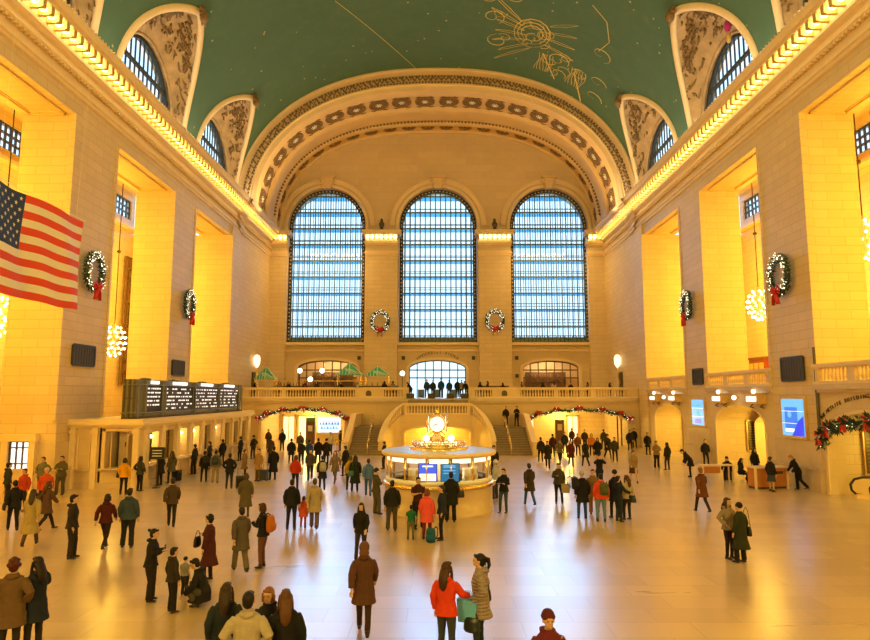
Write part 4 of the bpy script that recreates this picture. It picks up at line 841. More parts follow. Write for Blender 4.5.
def B_arc(c, q, sx):
    z = ZL0+(ZL1-ZL0)*sin(pi*q)**.8; z = min(z, ZL1); return Vector((sx*vx(z), c+math.copysign(lw(z), cos(pi*q)), z))
M['lun'] = plain('lunette_plaster', (.42, .28, .14), .6, noise=.6, nscale=1.6)
Q = [i/56 for i in range(57)]
def lun_pt(c, q, sx, t):
    b, a = B_arc(c, q, sx), W_arc(c, q, sx); p = b.lerp(a, t)
    p.z += .5*sin(pi*t)*sin(pi*q); return p
for sx in (-1, 1):
    for c in LC:
        m = MB().grid([[lun_pt(c, q, sx, t/8) for q in Q] for t in range(9)])
        lo = struct('ceiling_lunette', m, M['lun'], True)
        m = MB().tube([B_arc(c, q, sx) for q in Q], [(.27, .2)]*57, 8); struct('lunette_rim', m, M['rim'], True, lo)
        m = MB().grid([[W_arc(c, q, sx, XL-.0) for q in Q], [W_arc(c, q, sx, XL+.75) for q in Q]]); m.tube([W_arc(c, q, sx, XL-.02) for q in Q], .13, 6)
        struct('lunette_reveal', m, M['lun'], True, lo)
        # apex ornament and sculpted relief
        if c > 20:
            ap = B_arc(c, .5, sx); m = MB(); r_ = random.Random(int(c*10)+sx)
            for k in range(26):
                a = 2*pi*k/26; d = .35+.25*(k % 3)
                e = ap+Vector((-sx*.25+r_.uniform(-.15, .15), cos(a)*d, sin(a)*d*.7-.25)); m.tube([ap+Vector((-sx*.1, 0, -.1)), (ap+e)/2+Vector((-sx*.15, 0, 0)), e], [.13, .15, .04], 5)
            m.ball(ap+Vector((-sx*.3, 0, -.3)), (.3, .35, .4), 8, 6)
            for k in range(230):
                q = r_.uniform(.10, .90); t = r_.uniform(.14, .84)
                if k > 110: q = .5+(1 if k % 2 else -1)*r_.uniform(.05, .24); t = r_.uniform(.25, .55)
                p = lun_pt(c, q, sx, t)+Vector((-sx*.03, 0, -.04)); a = r_.uniform(0, 2*pi); s = r_.uniform(.12, .42)
                d1 = Vector((0, cos(a), sin(a)))*s; d2 = Vector((-sx*.05, -sin(a), cos(a)))*s*.6
                m.tube([p-d1, p-d1*.3+d2, p+d1*.4+d2*.3, p+d1-d2], [.03, .075, .07, .02], 5)
            m.build('gilded_relief', M['plaster_orn'], lo, True)
        g = MB(); x = sx*(XL+.3)
        for i in range(13):
            y = c-3.6+7.2*i/12; zt = 24.2+math.sqrt(max(0, 3.9**2-(y-c)**2)); g.box(x-.05, x+.05, y-.04, y+.04, 22.2, zt)
        for z in (23.2, 26.0): hw = 3.9 if z < 24.2 else math.sqrt(3.9**2-(z-24.2)**2); g.box(x-.09, x+.09, c-hw, c+hw, z-.12, z+.12)
        gw = struct('window_%d' % (3+wi), g, M['iron']); wi += 1
        ring = MB(); ring.grid([[Vector((x+d, c+(p.y-c)*f, 24.2+(p.z-24.2)*f if p.z > 24.2 else p.z)) for q in Q for p in [W_arc(c, q, sx)]] for d, f in ((-.12, 1.0), (-.12, .93), (.12, .93), (.12, 1.0))])
        for q in Q[1::2]: p = W_arc(c, q, sx); ring.ball((x-sx*.12, c+(p.y-c)*.965, 24.2+(p.z-24.2)*.965), .06, 5, 4)
        ring.build('window_frame', M['iron'], gw)
# gold constellation figures painted on the vault
def on_vault(x, y): z = CO[1]+CO[2]*(max(0, 1-abs(x/CO[0])**CO[3]))**(1/CO[3]); return Vector((x, y, z-.04))
cst = MB()
def stroke(pts, r=.035):
    P_ = []
    for (x0, y0), (x1, y1) in zip(pts, pts[1:]):
        for k in range(4): P_.append(on_vault(x0+(x1-x0)*k/4, y0+(y1-y0)*k/4))
    P_.append(on_vault(*pts[-1])); cst.tube(P_, [(r, .01)]*len(P_), 4)
def curl(x, y, s, a0, turns, r=.035, grow=1.0, sy=1.0):
    stroke([(x+s*(.3+grow*k/14)*cos(a0+turns*2*pi*k/14), y+s*sy*(.3+grow*k/14)*sin(a0+turns*2*pi*k/14)) for k in range(15)], r)
stroke([(-7.86, 46.1), (-4.9, 52.1), (-1.82, 58.3)], .03)

rg = random.Random(11)
def limb_lines(x, y, x2, y2, wdt, n=2):
    dx, dy = x2-x, y2-y; l = math.hypot(dx, dy); nx, ny = -dy/l, dx/l
    for s in ([-1, 1] if n == 2 else [0]):
        stroke([(x+dx*k/6+nx*s*wdt*(sin(pi*k/6)*.8+.2)+rg.uniform(-.05, .05), y+dy*k/6+ny*s*wdt*(sin(pi*k/6)*.8+.2)) for k in range(7)], .03)
# crab figure over the right half of the arch
for k in range(3): stroke([(8.0+(1.5-.3*k)*cos(a), 50.6+(2.0-.45*k)*sin(a)) for a in [2*pi*i/14 for i in range(15)]], .04)
for k in range(7): limb_lines(6.9+.2*k, 49.2+.6*k, 4.6+.15*k+rg.uniform(-.4, .4), 46.5+1.5*k, .14)
for k in range(4): limb_lines(9.2, 49.0+.9*k, 11.2+.2*k, 47.6+1.6*k, .13)
for (x, y) in ((4.2, 46.6), (4.6, 49.2), (5.3, 52.6), (10.6, 53.2), (6.2, 46.2)): curl(x, y, .8, rg.uniform(0, 6), 1.2, .035); curl(x+.5, y-.6, .5, rg.uniform(0, 6), -1.1, .03)
for k in range(9): curl(rg.uniform(6.8, 9.4), rg.uniform(49, 52.6), .55, rg.uniform(0, 6), rg.choice((-.9, .9)), .03)
# two half figures nearer the right haunch
for (bx_, by_) in ((10.2, 54.6), (13.1, 54.9)):
    for k in range(7): stroke([(bx_+.2*k-1.2+.12*sin(j+k), by_-1.6+.55*j) for j in range(6)], .028)
    for k in range(4): curl(bx_+rg.uniform(-1, 1.2), by_+rg.uniform(-1.6, 1.4), .6, rg.uniform(0, 6), .9, .03)
stroke([(9.3, 53.0), (10.9, 56.4)], .05); stroke([(12.2, 54.0), (13.6, 57.8)], .05)
# faint flying figure over the left half
for k in range(5): stroke([(-7.4+.9*j, 44.2+.35*k+.5*sin(j*.8+k*.6)) for j in range(9)], .025)
for k in range(5): curl(-4+rg.uniform(-2, 3), 45+rg.uniform(-1, 1.2), .5, rg.uniform(0, 6), 1, .028)
for k in range(3): stroke([(-9.6+.25*k, 43.4+.5*k), (-8.2, 44.6+.3*k), (-7.2, 45.0)], .03)
stroke([(11.6, 44.6), (12.9, 45.6), (13.6, 47.6), (13.2, 49.4)], .03); curl(13.4, 49.6, .7, 1, 1, .03)
struct('ceiling_painting', cst, M['paint_gold'])
# great end windows -----------------------------------------------------
def glass_mat(name, tint, gl=.04):
    m, nt, p = newmat(name); out = nt.nodes['Material Output']
    t = N(nt, 'ShaderNodeBsdfTransparent'); t.inputs[0].default_value = (*tint, 1); g = N(nt, 'ShaderNodeBsdfGlossy'); g.inputs['Roughness'].default_value = .05
    mx = N(nt, 'ShaderNodeMixShader'); mx.inputs[0].default_value = gl; L(nt, t.outputs[0], mx.inputs[1]); L(nt, g.outputs[0], mx.inputs[2]); L(nt, mx.outputs[0], out.inputs[0])
    return m
M['glass'] = glass_mat('clear_window_glass', (.93, .97, 1.0)); M['glassblue'] = glass_mat('glass_block_floor', (.30, .62, .78), .05)
for k, (x, h) in enumerate(EWIN):
    Yf = YE+.7; hh = h-.02
    arch = lambda u, f=1.0: EZS+math.sqrt(max(0, (hh*f)**2-(u-x)**2))
    m = MB(); n = 15
    for i in range(1, n):
        u = x-hh+2*hh*i/n; m.box(u-.06, u+.06, Yf-.05, Yf+.05, EZ0, arch(u))
    w_ = struct('window_%d' % (k+1), m, M['mullion'])
    # border of studded steel
    arc = [(x-hh, EZ0)]+[(x-hh*cos(pi*i/28), EZS+hh*sin(pi*i/28)) for i in range(29)]+[(x+hh, EZ0)]
    inn = [(x-hh*.90, EZ0)]+[(x-hh*.90*cos(pi*i/28), EZS+hh*.90*sin(pi*i/28)) for i in range(29)]+[(x+hh*.90, EZ0)]
    rows = [[(*a, 0), (*b, 1)] for a, b in zip(arc, inn)]
    m = MB()
    for Yq in (Yf-.12,):
        m.grid([[(a[0], Yq, a[1]), (a[0]*.5+b[0]*.5, Yq-.05, a[1]*.5+b[1]*.5), (b[0], Yq, b[1]), (b[0], Yq+.15, b[1])] for a, b in zip(arc, inn)])
    m.build('window_frame', M['iron'], w_)
    m = MB(); z = EZ0+.4
    while z < EZS:
        for s in (-1, 1): m.ball((x+s*hh*.95, Yf-.2, z), .085, 6, 4)
        z += .42
    for i in range(32): a = pi*(i+.5)/32; m.ball((x+hh*.95*cos(a), Yf-.2, EZS+hh*.95*sin(a)), .085, 6, 4)
    m.build('stud', M['stone_fine'], w_, True)
    m = MB(); zz = [EZ0+1.84*j for j in range(10)]
    for z in zz[1:]:
        hw = hh if z < EZS else math.sqrt(max(0, hh*hh-(z-EZS)**2)); m.box(x-hw, x+hw, Yf-.1, Yf+.1, z-.07, z+.07); m.box(x-hw, x+hw, Yf-.06, Yf+.06, z+.35, z+.41)
    m.box(x-hh, x+hh, Yf-.16, Yf+.12, EZ0, EZ0+.62)
    m.build('glazing_bar', M['mullion'], w_)
    m = MB()
    for i in range(20): u = x-hh+.1+(2*hh-.2)*i/19; m.box(u-.03, u+.03, Yf-.24, Yf-.16, EZ0+.02, EZ0+.75)
    m.box(x-hh, x+hh, Yf-.26, Yf-.14, EZ0+.72, EZ0+.8)
    m.build('sill_railing', M['iron'], w_)
    # glass catwalk floors between the two skins, then the outer skin
    m = MB()
    for z in zz[1:]:
        hw = hh if z < EZS else math.sqrt(max(0, hh*hh-(z-EZS)**2)); m.box(x-hw, x+hw, Yf+.2, Yf+1.6, z-.05, z+.06)
    m.build('glass_walkway', M['glassblue'], w_)
    m = MB(); n2 = 15
    for i in range(n2+1): u = x-hh+2*hh*i/n2; m.box(u-.03, u+.03, Yf+1.7, Yf+1.8, EZ0, arch(u)+.3)
    z = EZ0+.92
    while z < EZS+h*.9: hw = hh if z < EZS else math.sqrt(max(0, hh*hh-(z-EZS)**2)); m.box(x-hw, x+hw, Yf+1.72, Yf+1.78, z-.04, z+.04); z += 1.84
    m.build('outer_glazing_bar', M['mullion'], w_)
    pts = [(x-hh, EZ0)]+[(x-hh*cos(pi*i/28), EZS+hh*sin(pi*i/28)) for i in range(29)]+[(x+hh, EZ0)]
    m = MB(); m.add([(u, Yf+.03, v) for u, v in pts], [tuple(range(len(pts)))]); m.build('window_glass', M['glass'], w_)
    m = MB(); m.grid([[(u, Yf-.1, v), (u, Yf+2.0, v)] for u, v in pts]); m.box(x-hh, x+hh, Yf-.1, Yf+2.0, EZ0-.1, EZ0); m.build('window_reveal', M['stone_fine'], w_)
# light portals at the windows
for x, h in EWIN:
    o = lamp('AREA', 'window_portal', (x, YE+.3, 18), 1, (1, 1, 1), rot=(R(-90), 0, 0), size=8.2, size_y=17); o.data.cycles.is_portal = True
for sx in (-1, 1):
    for c in LC:
        o = lamp('AREA', 'window_portal', (sx*(XL+.5), c, 25.0), 1, (1, 1, 1), rot=(0, R(sx*90), 0), size=6.5, size_y=7.8); o.data.cycles.is_portal = True

# ================================================================== END BALCONY, STAIRS
YB = 58.5; ZB = 4.36
PB = lambda u, v, w_: (u, YB+w_, v)
wb = MB(); wall(wb, PB, -18.3, 18.3, 0, 4.1, [(-12.1, 3.75, 0, 2.25, .95), (12.8, 4.35, 0, 2.25, .95)], .8, n=24)
wbo = struct('wall_balcony', wb, M['tymp'])
am = MB(); arch_band(am, PB, -12.1, 3.75, 4.0, 2.25, .95, 1.2, 0, -.1, v0=0); arch_band(am, PB, 12.8, 4.35, 4.6, 2.25, .95, 1.2, 0, -.1, v0=0)
struct('arch_moulding', am, M['rim'], parent=wbo)
bs = MB(); bs.box(-18.3, 18.3, YB, YE+.8, 4.05, ZB); bs.box(-18.3, 18.3, YB-.3, YB, 4.08, 4.36); bs.box(-18.3, 18.3, YB-.15, YB, 3.9, 4.08)
struct('floor_balcony', bs, M['dado'])
pw = MB()
for x0, x1 in ((-16.6, -7.6), (7.6, 17.6)): pw.box(x0-.3, x0, YB+.8, 68.4, 0, 4.05); pw.box(x1, x1+.3, YB+.8, 68.4, 0, 4.05); pw.box(x0, x1, 68.1, 68.4, 0, 4.05)
struct('wall_shop_passage', pw, M['stone'])
def baluster_mesh(h):
    return MB().lathe([(.075, 0), (.075, .05*h), (.045, .09*h), (.085, .3*h), (.05, .62*h), (.035, .8*h), (.06, .88*h), (.06, .95*h), (.075, h)], n=8).mesh('baluster', M['rim'], True)
BAL = baluster_mesh(.62)
def put(me, parent, loc, name=None, rot=None, scale=None):
    o = bpy.data.objects.new(name or me.name, me); COL.objects.link(o); o.parent = parent; o.location = loc
    if rot: o.rotation_euler = rot
    if scale: o.scale = scale
    return o
def balustrade(label, a, b, z, spans, t=.3, niche=()):
    """straight balustrade from a to b at height z; spans are (from, to) distances holding balusters, solid elsewhere"""
    d = Vector((b[0]-a[0], b[1]-a[1], 0)); l = d.length; ang = math.atan2(d.y, d.x)
    th = thing('balustrade', label, 'balustrade', (a[0], a[1], z), ang)
    m = MB(); m.box(0, l, -t/2, t/2, 0, .14); m.build('base_rail', M['rim'], th)
    m = MB(); m.box(-.03, l+.03, -t/2-.05, t/2+.05, .8, .92); m.box(0, l, -t/2+.02, t/2-.02, .74, .8); m.box(-.03, l+.03, -t/2, t/2, .92, .97); m.build('top_rail', M['rim'], th)
    cur = 0
    for s0, s1 in list(spans)+[(l, l)]:
        if s0-cur > .05: MB().box(cur, s0, -t/2+.03, t/2-.03, .14, .76).build('pedestal', M['stone_fine'], th)
        cur = s1
        n = int((s1-s0)/.245)
        for i in range(n): put(BAL, th, (s0+(s1-s0)*(i+.5)/n, 0, .13))
    for s in niche:
        m = MB(); m.prism([(s-.25, .2), (s+.25, .2), (s+.25, .5), (s+.18, .64), (s, .7), (s-.18, .64), (s-.25, .5)], lambda p, k: (p[0], -t/2+.03-(.02 if k else 0), p[1])); m.build('niche_grille', M['bronze'], th)
    return th
balustrade('pale marble balustrade along the far balcony, left of its centre opening', (-18.2, YB-.05), (-2.64, YB-.05), ZB, [(1.1, 4.1), (4.5, 7.3), (7.65, 10.75), (13.4, 15.05)], niche=(12.0,))
balustrade('pale marble balustrade along the far balcony, right of its centre opening', (2.9, YB-.05), (18.2, YB-.05), ZB, [(.55, 2.1), (4.65, 7.7), (8.1, 11.0), (11.35, 14.4)], niche=(3.2,))
# central stair block, curved flanks and niche
PCN = lambda u, v, w_: (u, 54.0+w_, v)
cb = MB(); wall(cb, PCN, -2.8, 2.8, 0, 3.0, [(0.05, 2.72, 0, 1.45, .55)], .5, n=24)
flank = [(2.8+1.5*sin(a), 54-3.4*(1-cos(a))) for a in [pi/2*i/14 for i in range(15)]]
def zr(i): return 3.85-2.85*(i/14)**1.25
for s in (-1, 1):
    rows = []
    for i, (x, y) in enumerate(flank):
        a = pi/2*i/14; nx, ny = sin(a)*3.4, cos(a)*1.5; q = math.hypot(nx, ny); nx, ny = nx/q*.3, ny/q*.3
        zt = 3.0-(3.0-.75)*(i/14)**1.25
        rows.append([(s*x, y, 0), (s*x, y, zt), (s*(x-nx*0-.0)-s*.0+0, y, zt), (s*(x+nx), y+ny, zt), (s*(x+nx), y+ny, 0)])
    cb.grid(rows); cb.quad(*[rows[-1][k] for k in (0, 1, 3, 4)])
ct = struct('wall_landing', cb, M['tymp'])
m = MB(); arch_band(m, PCN, .05, 2.72, 2.9, 1.45, .55, .72, 0, -.06, v0=0); m.build('niche_moulding', M['rim'], ct)
m = MB(); m.box(-2.8, -2.72, 54.5, 56.2, 0, 2.7); m.box(2.72+.1, 2.9, 54.5, 56.2, 0, 2.7); m.box(-2.8, 2.9, 56.1, 56.3, 0, 2.9); m.box(-2.8, 2.9, 54.4, 56.2, 2.5, 2.7); m.build('niche_lining', M['stone'], ct)
m = MB(); m.box(-2.8, 2.8, 54.1, 57.0, 2.88, 3.0); m.box(-7.4, -2.8, 54.3, YB, 1.75, 1.95); m.box(2.8, 7.8, 54.3, YB, 1.75, 1.95)
for k in range(8): m.box(-2.6, 2.8, 57.0+.19*k, YB, 3.0+.17*k, 3.17+.17*k)
for s in (-1, 1):
    for k in range(6): a, b = sorted((s*2.8, s*(4.4-.26*k))); m.box(a, b, 54.6, YB, 1.95+.17*k, 2.12+.17*k)
struct('floor_landing', m, M['stepstone'])
th = balustrade('white marble balustrade of the central stair landing above the niche', (-2.75, 54.05), (2.75, 54.05), 3.0, [(.25, 5.25)], t=.28)
for s in (-1, 1):
    m = MB(); rows = []
    for i, (x, y) in enumerate(flank):
        a = pi/2*i/14; nx, ny = sin(a)*3.4, cos(a)*1.5; q = math.hypot(nx, ny); nx, ny = nx/q, ny/q; z = zr(i); c = (s*(x+nx*.12), y+ny*.12)
        w2 = .21; P1 = lambda k, zz: (c[0]+s*nx*k*w2, c[1]+ny*k*w2, zz)
        rows.append([P1(-1, z-.02), P1(-1, z+.1), P1(1, z+.1), P1(1, z-.02), P1(-1, z-.02)])
    m.grid(rows); m.quad(*rows[-1][:4])
    fl = m.build('curved_handrail', M['rim'], th); fl.location = -th.location; fl.matrix_parent_inverse.identity()
    for i in range(1, 14):
        x, y = flank[i]; a = pi/2*i/14; zt = 3.0-2.25*(i/14)**1.25
        if i < 8: put(BAL, th, (s*(x+.1)+2.75, y+.05-54.05, zt-3.0), scale=(1, 1, (zr(i)-zt)/.62))
    m = MB()
    r0, r1 = [], []
    for i in range(8, 15):
        x, y = flank[i]; r0.append([(s*x, y, 3.0-2.25*(i/14)**1.25-.05), (s*x, y, zr(i)), (s*(x+.24), y+.05, zr(i)), (s*(x+.24), y+.05, 3.0-2.25*(i/14)**1.25-.05)])
    m.grid(r0); m.quad(*r0[0]); m.quad(*r0[-1]); q = m.build('solid_parapet', M['stone_fine'], th); q.location = -th.location
# the two flights
def flight(s, x0, x1, label):
    th = thing('staircase', label, 'staircase', ((x0+x1)/2, 50.2, 0)); cx = (x0+x1)/2; w2 = (x1-x0)/2; n = 12
    m = MB()
    for k in range(n): y = .34*k; z = 1.95*(k+1)/n; m.box(-w2, w2, y, 4.3, z-1.95/n, z); m.box(-w2, w2, y-.03, y+.02, z-.04, z+.004)
    m.build('steps', M['stepstone'], th)
    o = s*(w2+.15)
    prof = [(-.5, 0), (-.5, 1.0), (-.1, 1.0), (4.1, 2.95), (8.2, 2.95), (8.2, 0)]
    m = MB(); m.prism(prof, lambda p, k: (o+(.15 if k else -.15), p[0], p[1])); m.build('parapet_wall', M['stone_fine'], th)
    m = MB(); m.prism([(-.56, .98), (-.56, 1.1), (-.1, 1.1), (4.1, 3.05), (8.2, 3.05), (8.2, 2.94), (4.1, 2.94), (-.1, .98)], lambda p, k: (o+(.22 if k else -.22), p[0], p[1])); m.build('parapet_cap', M['rim'], th)
    m = MB(); m.tube([(-s*.15, -.15, 0), (-s*.15, -.15, .95), (-s*.15, 0, 1.0), (-s*.15, 4.1, 2.9), (-s*.15, 4.3, 2.95), (-s*.15, 4.3, 1.95)], .035, 6)
    for k in (3, 6, 9): m.tube([(-s*.15, .34*k+.1, 1.95*k/n), (-s*.15, .34*k+.1, 1.0+1.95*k/n)], .025, 6)
    m.build('handrail', M['brass'], th, True)
flight(-1, -6.85, -4.2, 'marble flight of stairs left of the central yellow niche')
flight(1, 4.35, 7.35, 'marble flight of stairs right of the central yellow niche')

# lower end windows and what is behind them
for k, (xc, hw, z0, zs_, rs) in enumerate(EARCH):
    m = MB(); nx_ = 7; Yw = YE+.5
    tz = lambda u: zs_+rs*math.sqrt(max(0, 1-((u-xc)/hw)**2))
    for i in range(nx_+1): u = xc-hw+2*hw*i/nx_; uu = min(max(u, xc-hw+.05), xc+hw-.05); m.box(uu-.06, uu+.06, Yw-.06, Yw+.06, z0, tz(uu))
    for z in (z0+2.15, z0+3.0): m.box(xc-hw, xc+hw, Yw-.07, Yw+.07, z-.07, z+.07)
    rows = []
    for i in range(25): u = xc-hw*cos(pi*i/24); rows.append([(u, Yw-.1, tz(u)-.12), (u, Yw-.1, tz(u)+.01), (u, Yw+.1, tz(u)+.01), (u, Yw+.1, tz(u)-.12), (u, Yw-.1, tz(u)-.12)])
    m.grid(rows)
    wn = struct('window_%d' % (50+k), m, M['wood'] if k != 1 else M['mullion'])
    if k == 1:
        m = MB()
        for i in (1, 3, 5): u = xc-hw+2*hw*(i+.5)/nx_; m.box(u-.35, u+.35, Yw-.04, Yw+.04, z0, z0+.9)
        m.build('door_kick_panel', M['mullion'], wn)
    else:
        m = MB(); m.box(xc-4.2, xc-4.1, YE+.8, YE+5, ZB, 9); m.box(xc+4.1, xc+4.2, YE+.8, YE+5, ZB, 9); m.box(xc-4.2, xc+4.2, YE+4.9, YE+5, ZB, 9); m.box(xc-4.2, xc+4.2, YE+.8, YE+5, 8.9, 9.0); m.box(xc-4.2, xc+4.2, YE+.8, YE+5, ZB-.1, ZB)
        struct('wall_bar_room', m, M['plaster'])
        lamp('POINT', 'bar_room_light', (xc, YE+2.5, 8.2), 240, (1, .78, .42), size=.3)
M['bottle'] = plain('amber_and_green_bottles', (.25, .12, .04), .2, noise=.8, nscale=14)
for k, (xc, lab) in enumerate(((-11.9, 'back bar shelves seen through the left lower window of the far wall'), (12.35, 'dark back bar shelves seen through the right lower window of the far wall'))):
    th = thing('bar_shelf', lab, 'shelf', (xc, YE+3.6, ZB)); MB().box(-2.3, 2.3, 0, .5, 0, 1.0).build('counter', M['wood'], th)
    m = MB()
    for z in (1.3, 1.8, 2.3): m.box(-2.2, 2.2, .1, .5, z, z+.05)
    m.box(-2.3, -2.2, .1, .5, 1.0, 2.9); m.box(2.2, 2.3, .1, .5, 1.0, 2.9); m.box(-2.3, 2.3, .45, .5, 1.0, 2.9); m.build('shelf_board', M['wood'], th)
    bt = MB().lathe([(.05, 0), (.05, .2), (.02, .27), (.02, .34), (0, .34)], n=6).mesh('bottle', M['bottle'], True)
    for z in (1.35, 1.85, 2.35):
        for i in range(15):
            o = bpy.data.objects.new('bottle', bt); COL.objects.link(o); o.location = (xc-2.05+i*.29, YE+3.85, ZB+z)
            tag(o, 'liquor bottle on the back bar %s' % ('left of the stairs' if k == 0 else 'behind the right lower window'), 'bottle', 'bottles on the %s back bar' % ('left' if k == 0 else 'right'))

# ================================================================== INFORMATION BOOTH + CLOCK
BX, BY, BR = .07, 26.6, 2.17
th = thing('information_booth', 'round marble and brass information booth in the middle of the floor', 'information booth', (BX, BY, 0))
MB().lathe([(BR+.04, 0), (BR+.04, .12), (BR, .14), (BR, 1.02), (BR+.02, 1.05), (BR-.15, 1.05)], n=64).build('marble_base', M['dado'], th, True)
MB().lathe([(BR-.2, 1.04), (BR+.12, 1.05), (BR+.14, 1.12), (BR+.1, 1.17), (BR+.02, 1.2), (BR-.3, 1.2)], n=64).build('brass_ledge', M['brass'], th, True)
MB().lathe([(BR-.14, 1.18), (BR-.02, 1.2), (BR-.02, 1.34), (BR-.14, 1.36)], n=64).build('glazing_sill', M['white'], th, True)
M['bgl'] = glass_mat('booth_glass', (.96, .98, .96), .06)
for k in range(14):
    a = 2*pi*(k+.5)/14-pi/2; c_, s_ = cos(a), sin(a); m = MB(); m.tube([((BR-.08)*c_, (BR-.08)*s_, 1.2), ((BR-.08)*c_, (BR-.08)*s_, 2.25)], .045, 6); m.build('brass_post', M['brass'], th, True)
    a0, a1 = 2*pi*(k-.5)/14-pi/2, 2*pi*(k+.5)/14-pi/2; p0, p1 = Vector((cos(a0), sin(a0), 0))*(BR-.08), Vector((cos(a1), sin(a1), 0))*(BR-.08)
    q0, q1 = p0.lerp(p1, .12), p0.lerp(p1, .88); z = Vector((0, 0, 1)); inn = -(p0+p1).normalized()
    m = MB(); m.quad(p0+z*1.34, p1+z*1.34, p1+z*2.2, p0+z*2.2); m.build('glass_panel', M['bgl'], th)
    r = inn*-.03; m = MB(); m.add([q0+r+z*2.02, q1+r+z*2.02, q1+r+z*2.17, q0+r+z*2.17, q0+inn*.1+z*2.0, q1+inn*.1+z*2.0, q1+inn*.1+z*2.19, q0+inn*.1+z*2.19], [(0, 1, 2, 3), (0, 4, 5, 1), (3, 2, 6, 7), (0, 3, 7, 4), (1, 5, 6, 2)]); m.build('light_panel', M['lightbox'], th)
M['roofw'] = plain('pale_blue_painted_roof', (.50, .55, .60), .35)
MB().lathe([(BR-.3, 2.2), (BR+.1, 2.2), (BR+.16, 2.26), (BR+.16, 2.34), (BR+.1, 2.38)], n=64).build('cornice_ring', M['rim'], th, True)
MB().lathe([(BR+.1, 2.375), (BR-.3, 2.42), (0, 2.44)], n=64).build('roof', M['roofw'], th, True)
MB().lathe([(1.2, 2.4), (1.2, 2.5), (1.1, 2.55), (.98, 2.56), (.98, 2.62), (.8, 2.66), (0, 2.66)], n=48).build('gilt_tier', M['brass'], th, True)
MB().lathe([(BR-.75, 0.02), (BR-.75, 1.0), (BR-.15, 1.0)], n=48).build('inner_counter', M['wood'], th, True)
MB().lathe([(.55, 0), (.55, 2.2)], n=20).build('core_column', M['rim'], th, True)
def text_mesh(body, size, ext, mat, name):
    tx = bpy.data.curves.new('t', 'FONT'); tx.body = body; tx.size = size; tx.extrude = ext; tx.align_x = 'CENTER'; tx.resolution_u = 3
    o = bpy.data.objects.new('t', tx); TMP.collection.objects.link(o); TMP.view_layers[0].update()
    me = bpy.data.meshes.new_from_object(o.evaluated_get(TMP.view_layers[0].depsgraph)); bpy.data.objects.remove(o, do_unlink=True)
    me.name = name; me.materials.clear(); me.materials.append(mat); return me
o = bpy.data.objects.new('sign_lettering', text_mesh('INFORMATION', .21, .02, M['lightbox'], 'sign_lettering')); COL.objects.link(o); o.parent = th; o.location = (0, -.86, 2.6); o.rotation_euler = (R(80), 0, 0)
m = MB()
for k in range(24): a = 2*pi*k/24; m.tube([(1.08*cos(a), 1.08*sin(a), 2.55), (1.08*cos(a), 1.08*sin(a), 2.68)], .02, 5)
m.lathe([(1.06, 2.68), (1.1, 2.68), (1.1, 2.71), (1.06, 2.71), (1.06, 2.68)], n=32); m.build('gallery_rail', M['brass'], th, True)
# screens and papers inside
M['scr_blue'] = plain('blue_screen', (.05, .1, .6), .3, emit=(.04, .10, .8), estr=.8); M['scr_dark'] = plain('dark_blue_screen', (.01, .05, .12), .3, emit=(.02, .16, .3), estr=.8)
M['scr_white'] = plain('lit_screen_text', (1, 1, 1), .3, emit=(.9, .95, 1), estr=.75); M['scr_red'] = plain('orange_screen_line', (1, .3, .1), .3, emit=(.9, .35, .15), estr=.9)
M['scr_cyan'] = plain('cyan_screen', (.03, .05, .08), .3, emit=(.16, .52, .9), estr=.9)
for x, mat, lab in ((-.42, 'scr_blue', 'bright screen of blue, white and orange lines facing out of the booth'), (.42, 'scr_dark', 'dim dark blue screen behind the booth glass')):
    s = thing('monitor', lab, 'screen', (BX+x, BY-2.06+.06*0, 1.2)); MB().box(-.36, .36, 0, .07, .14, .84).build('casing', M['black'], s); MB().box(-.06, .06, 0, .06, 0, .14).build('foot', M['black'], s)
    MB().box(-.33, .33, -.01, 0, .17, .81).build('screen', M[mat], s)
    if mat == 'scr_blue':
        for z, ma in ((.70, 'scr_white'),):
            MB().box(-.2, .2, -.016, -.01, z, z+.05).build('screen_line', M[ma], s)
        MB().box(-.31, .31, -.014, -.01, .19, .45).build('screen_field', M['scr_white'], s)
        for z in (.22, .28, .34, .40): MB().box(-.28, .22, -.018, -.014, z, z+.022).build('screen_line', M['scr_red'], s)
    else:
        for z in (.45, .55, .68, .73): MB().box(-.25, .2, -.016, -.01, z, z+.03).build('screen_line', M['scr_cyan'], s)
for k, (a, lab) in enumerate(((-128, 'white brochure rack inside the booth left of the bright screen'), (-40, 'white brochure rack inside the booth right of the dim screen'), (-22, 'brochure rack near the right edge of the booth glass'))):
    s = thing('brochure_rack', lab, 'rack', (BX+1.55*cos(R(a)), BY+1.55*sin(R(a)), 1.0), R(a+90))
    MB().box(-.3, .3, 0, .12, 0, .75).build('frame', M['white'], s)
    for i in range(3):
        for j in range(3): MB().box(-.27+.19*i, -.12+.19*i, -.04, 0, .06+.23*j, .23+.23*j).build('leaflet', [M['white'], M['gilt'], M['rim']][(i+j) % 3], s)
lamp('POINT', 'booth_interior_light', (BX, BY-1.2, 2.0), 30, (1, .85, .6), size=.2)
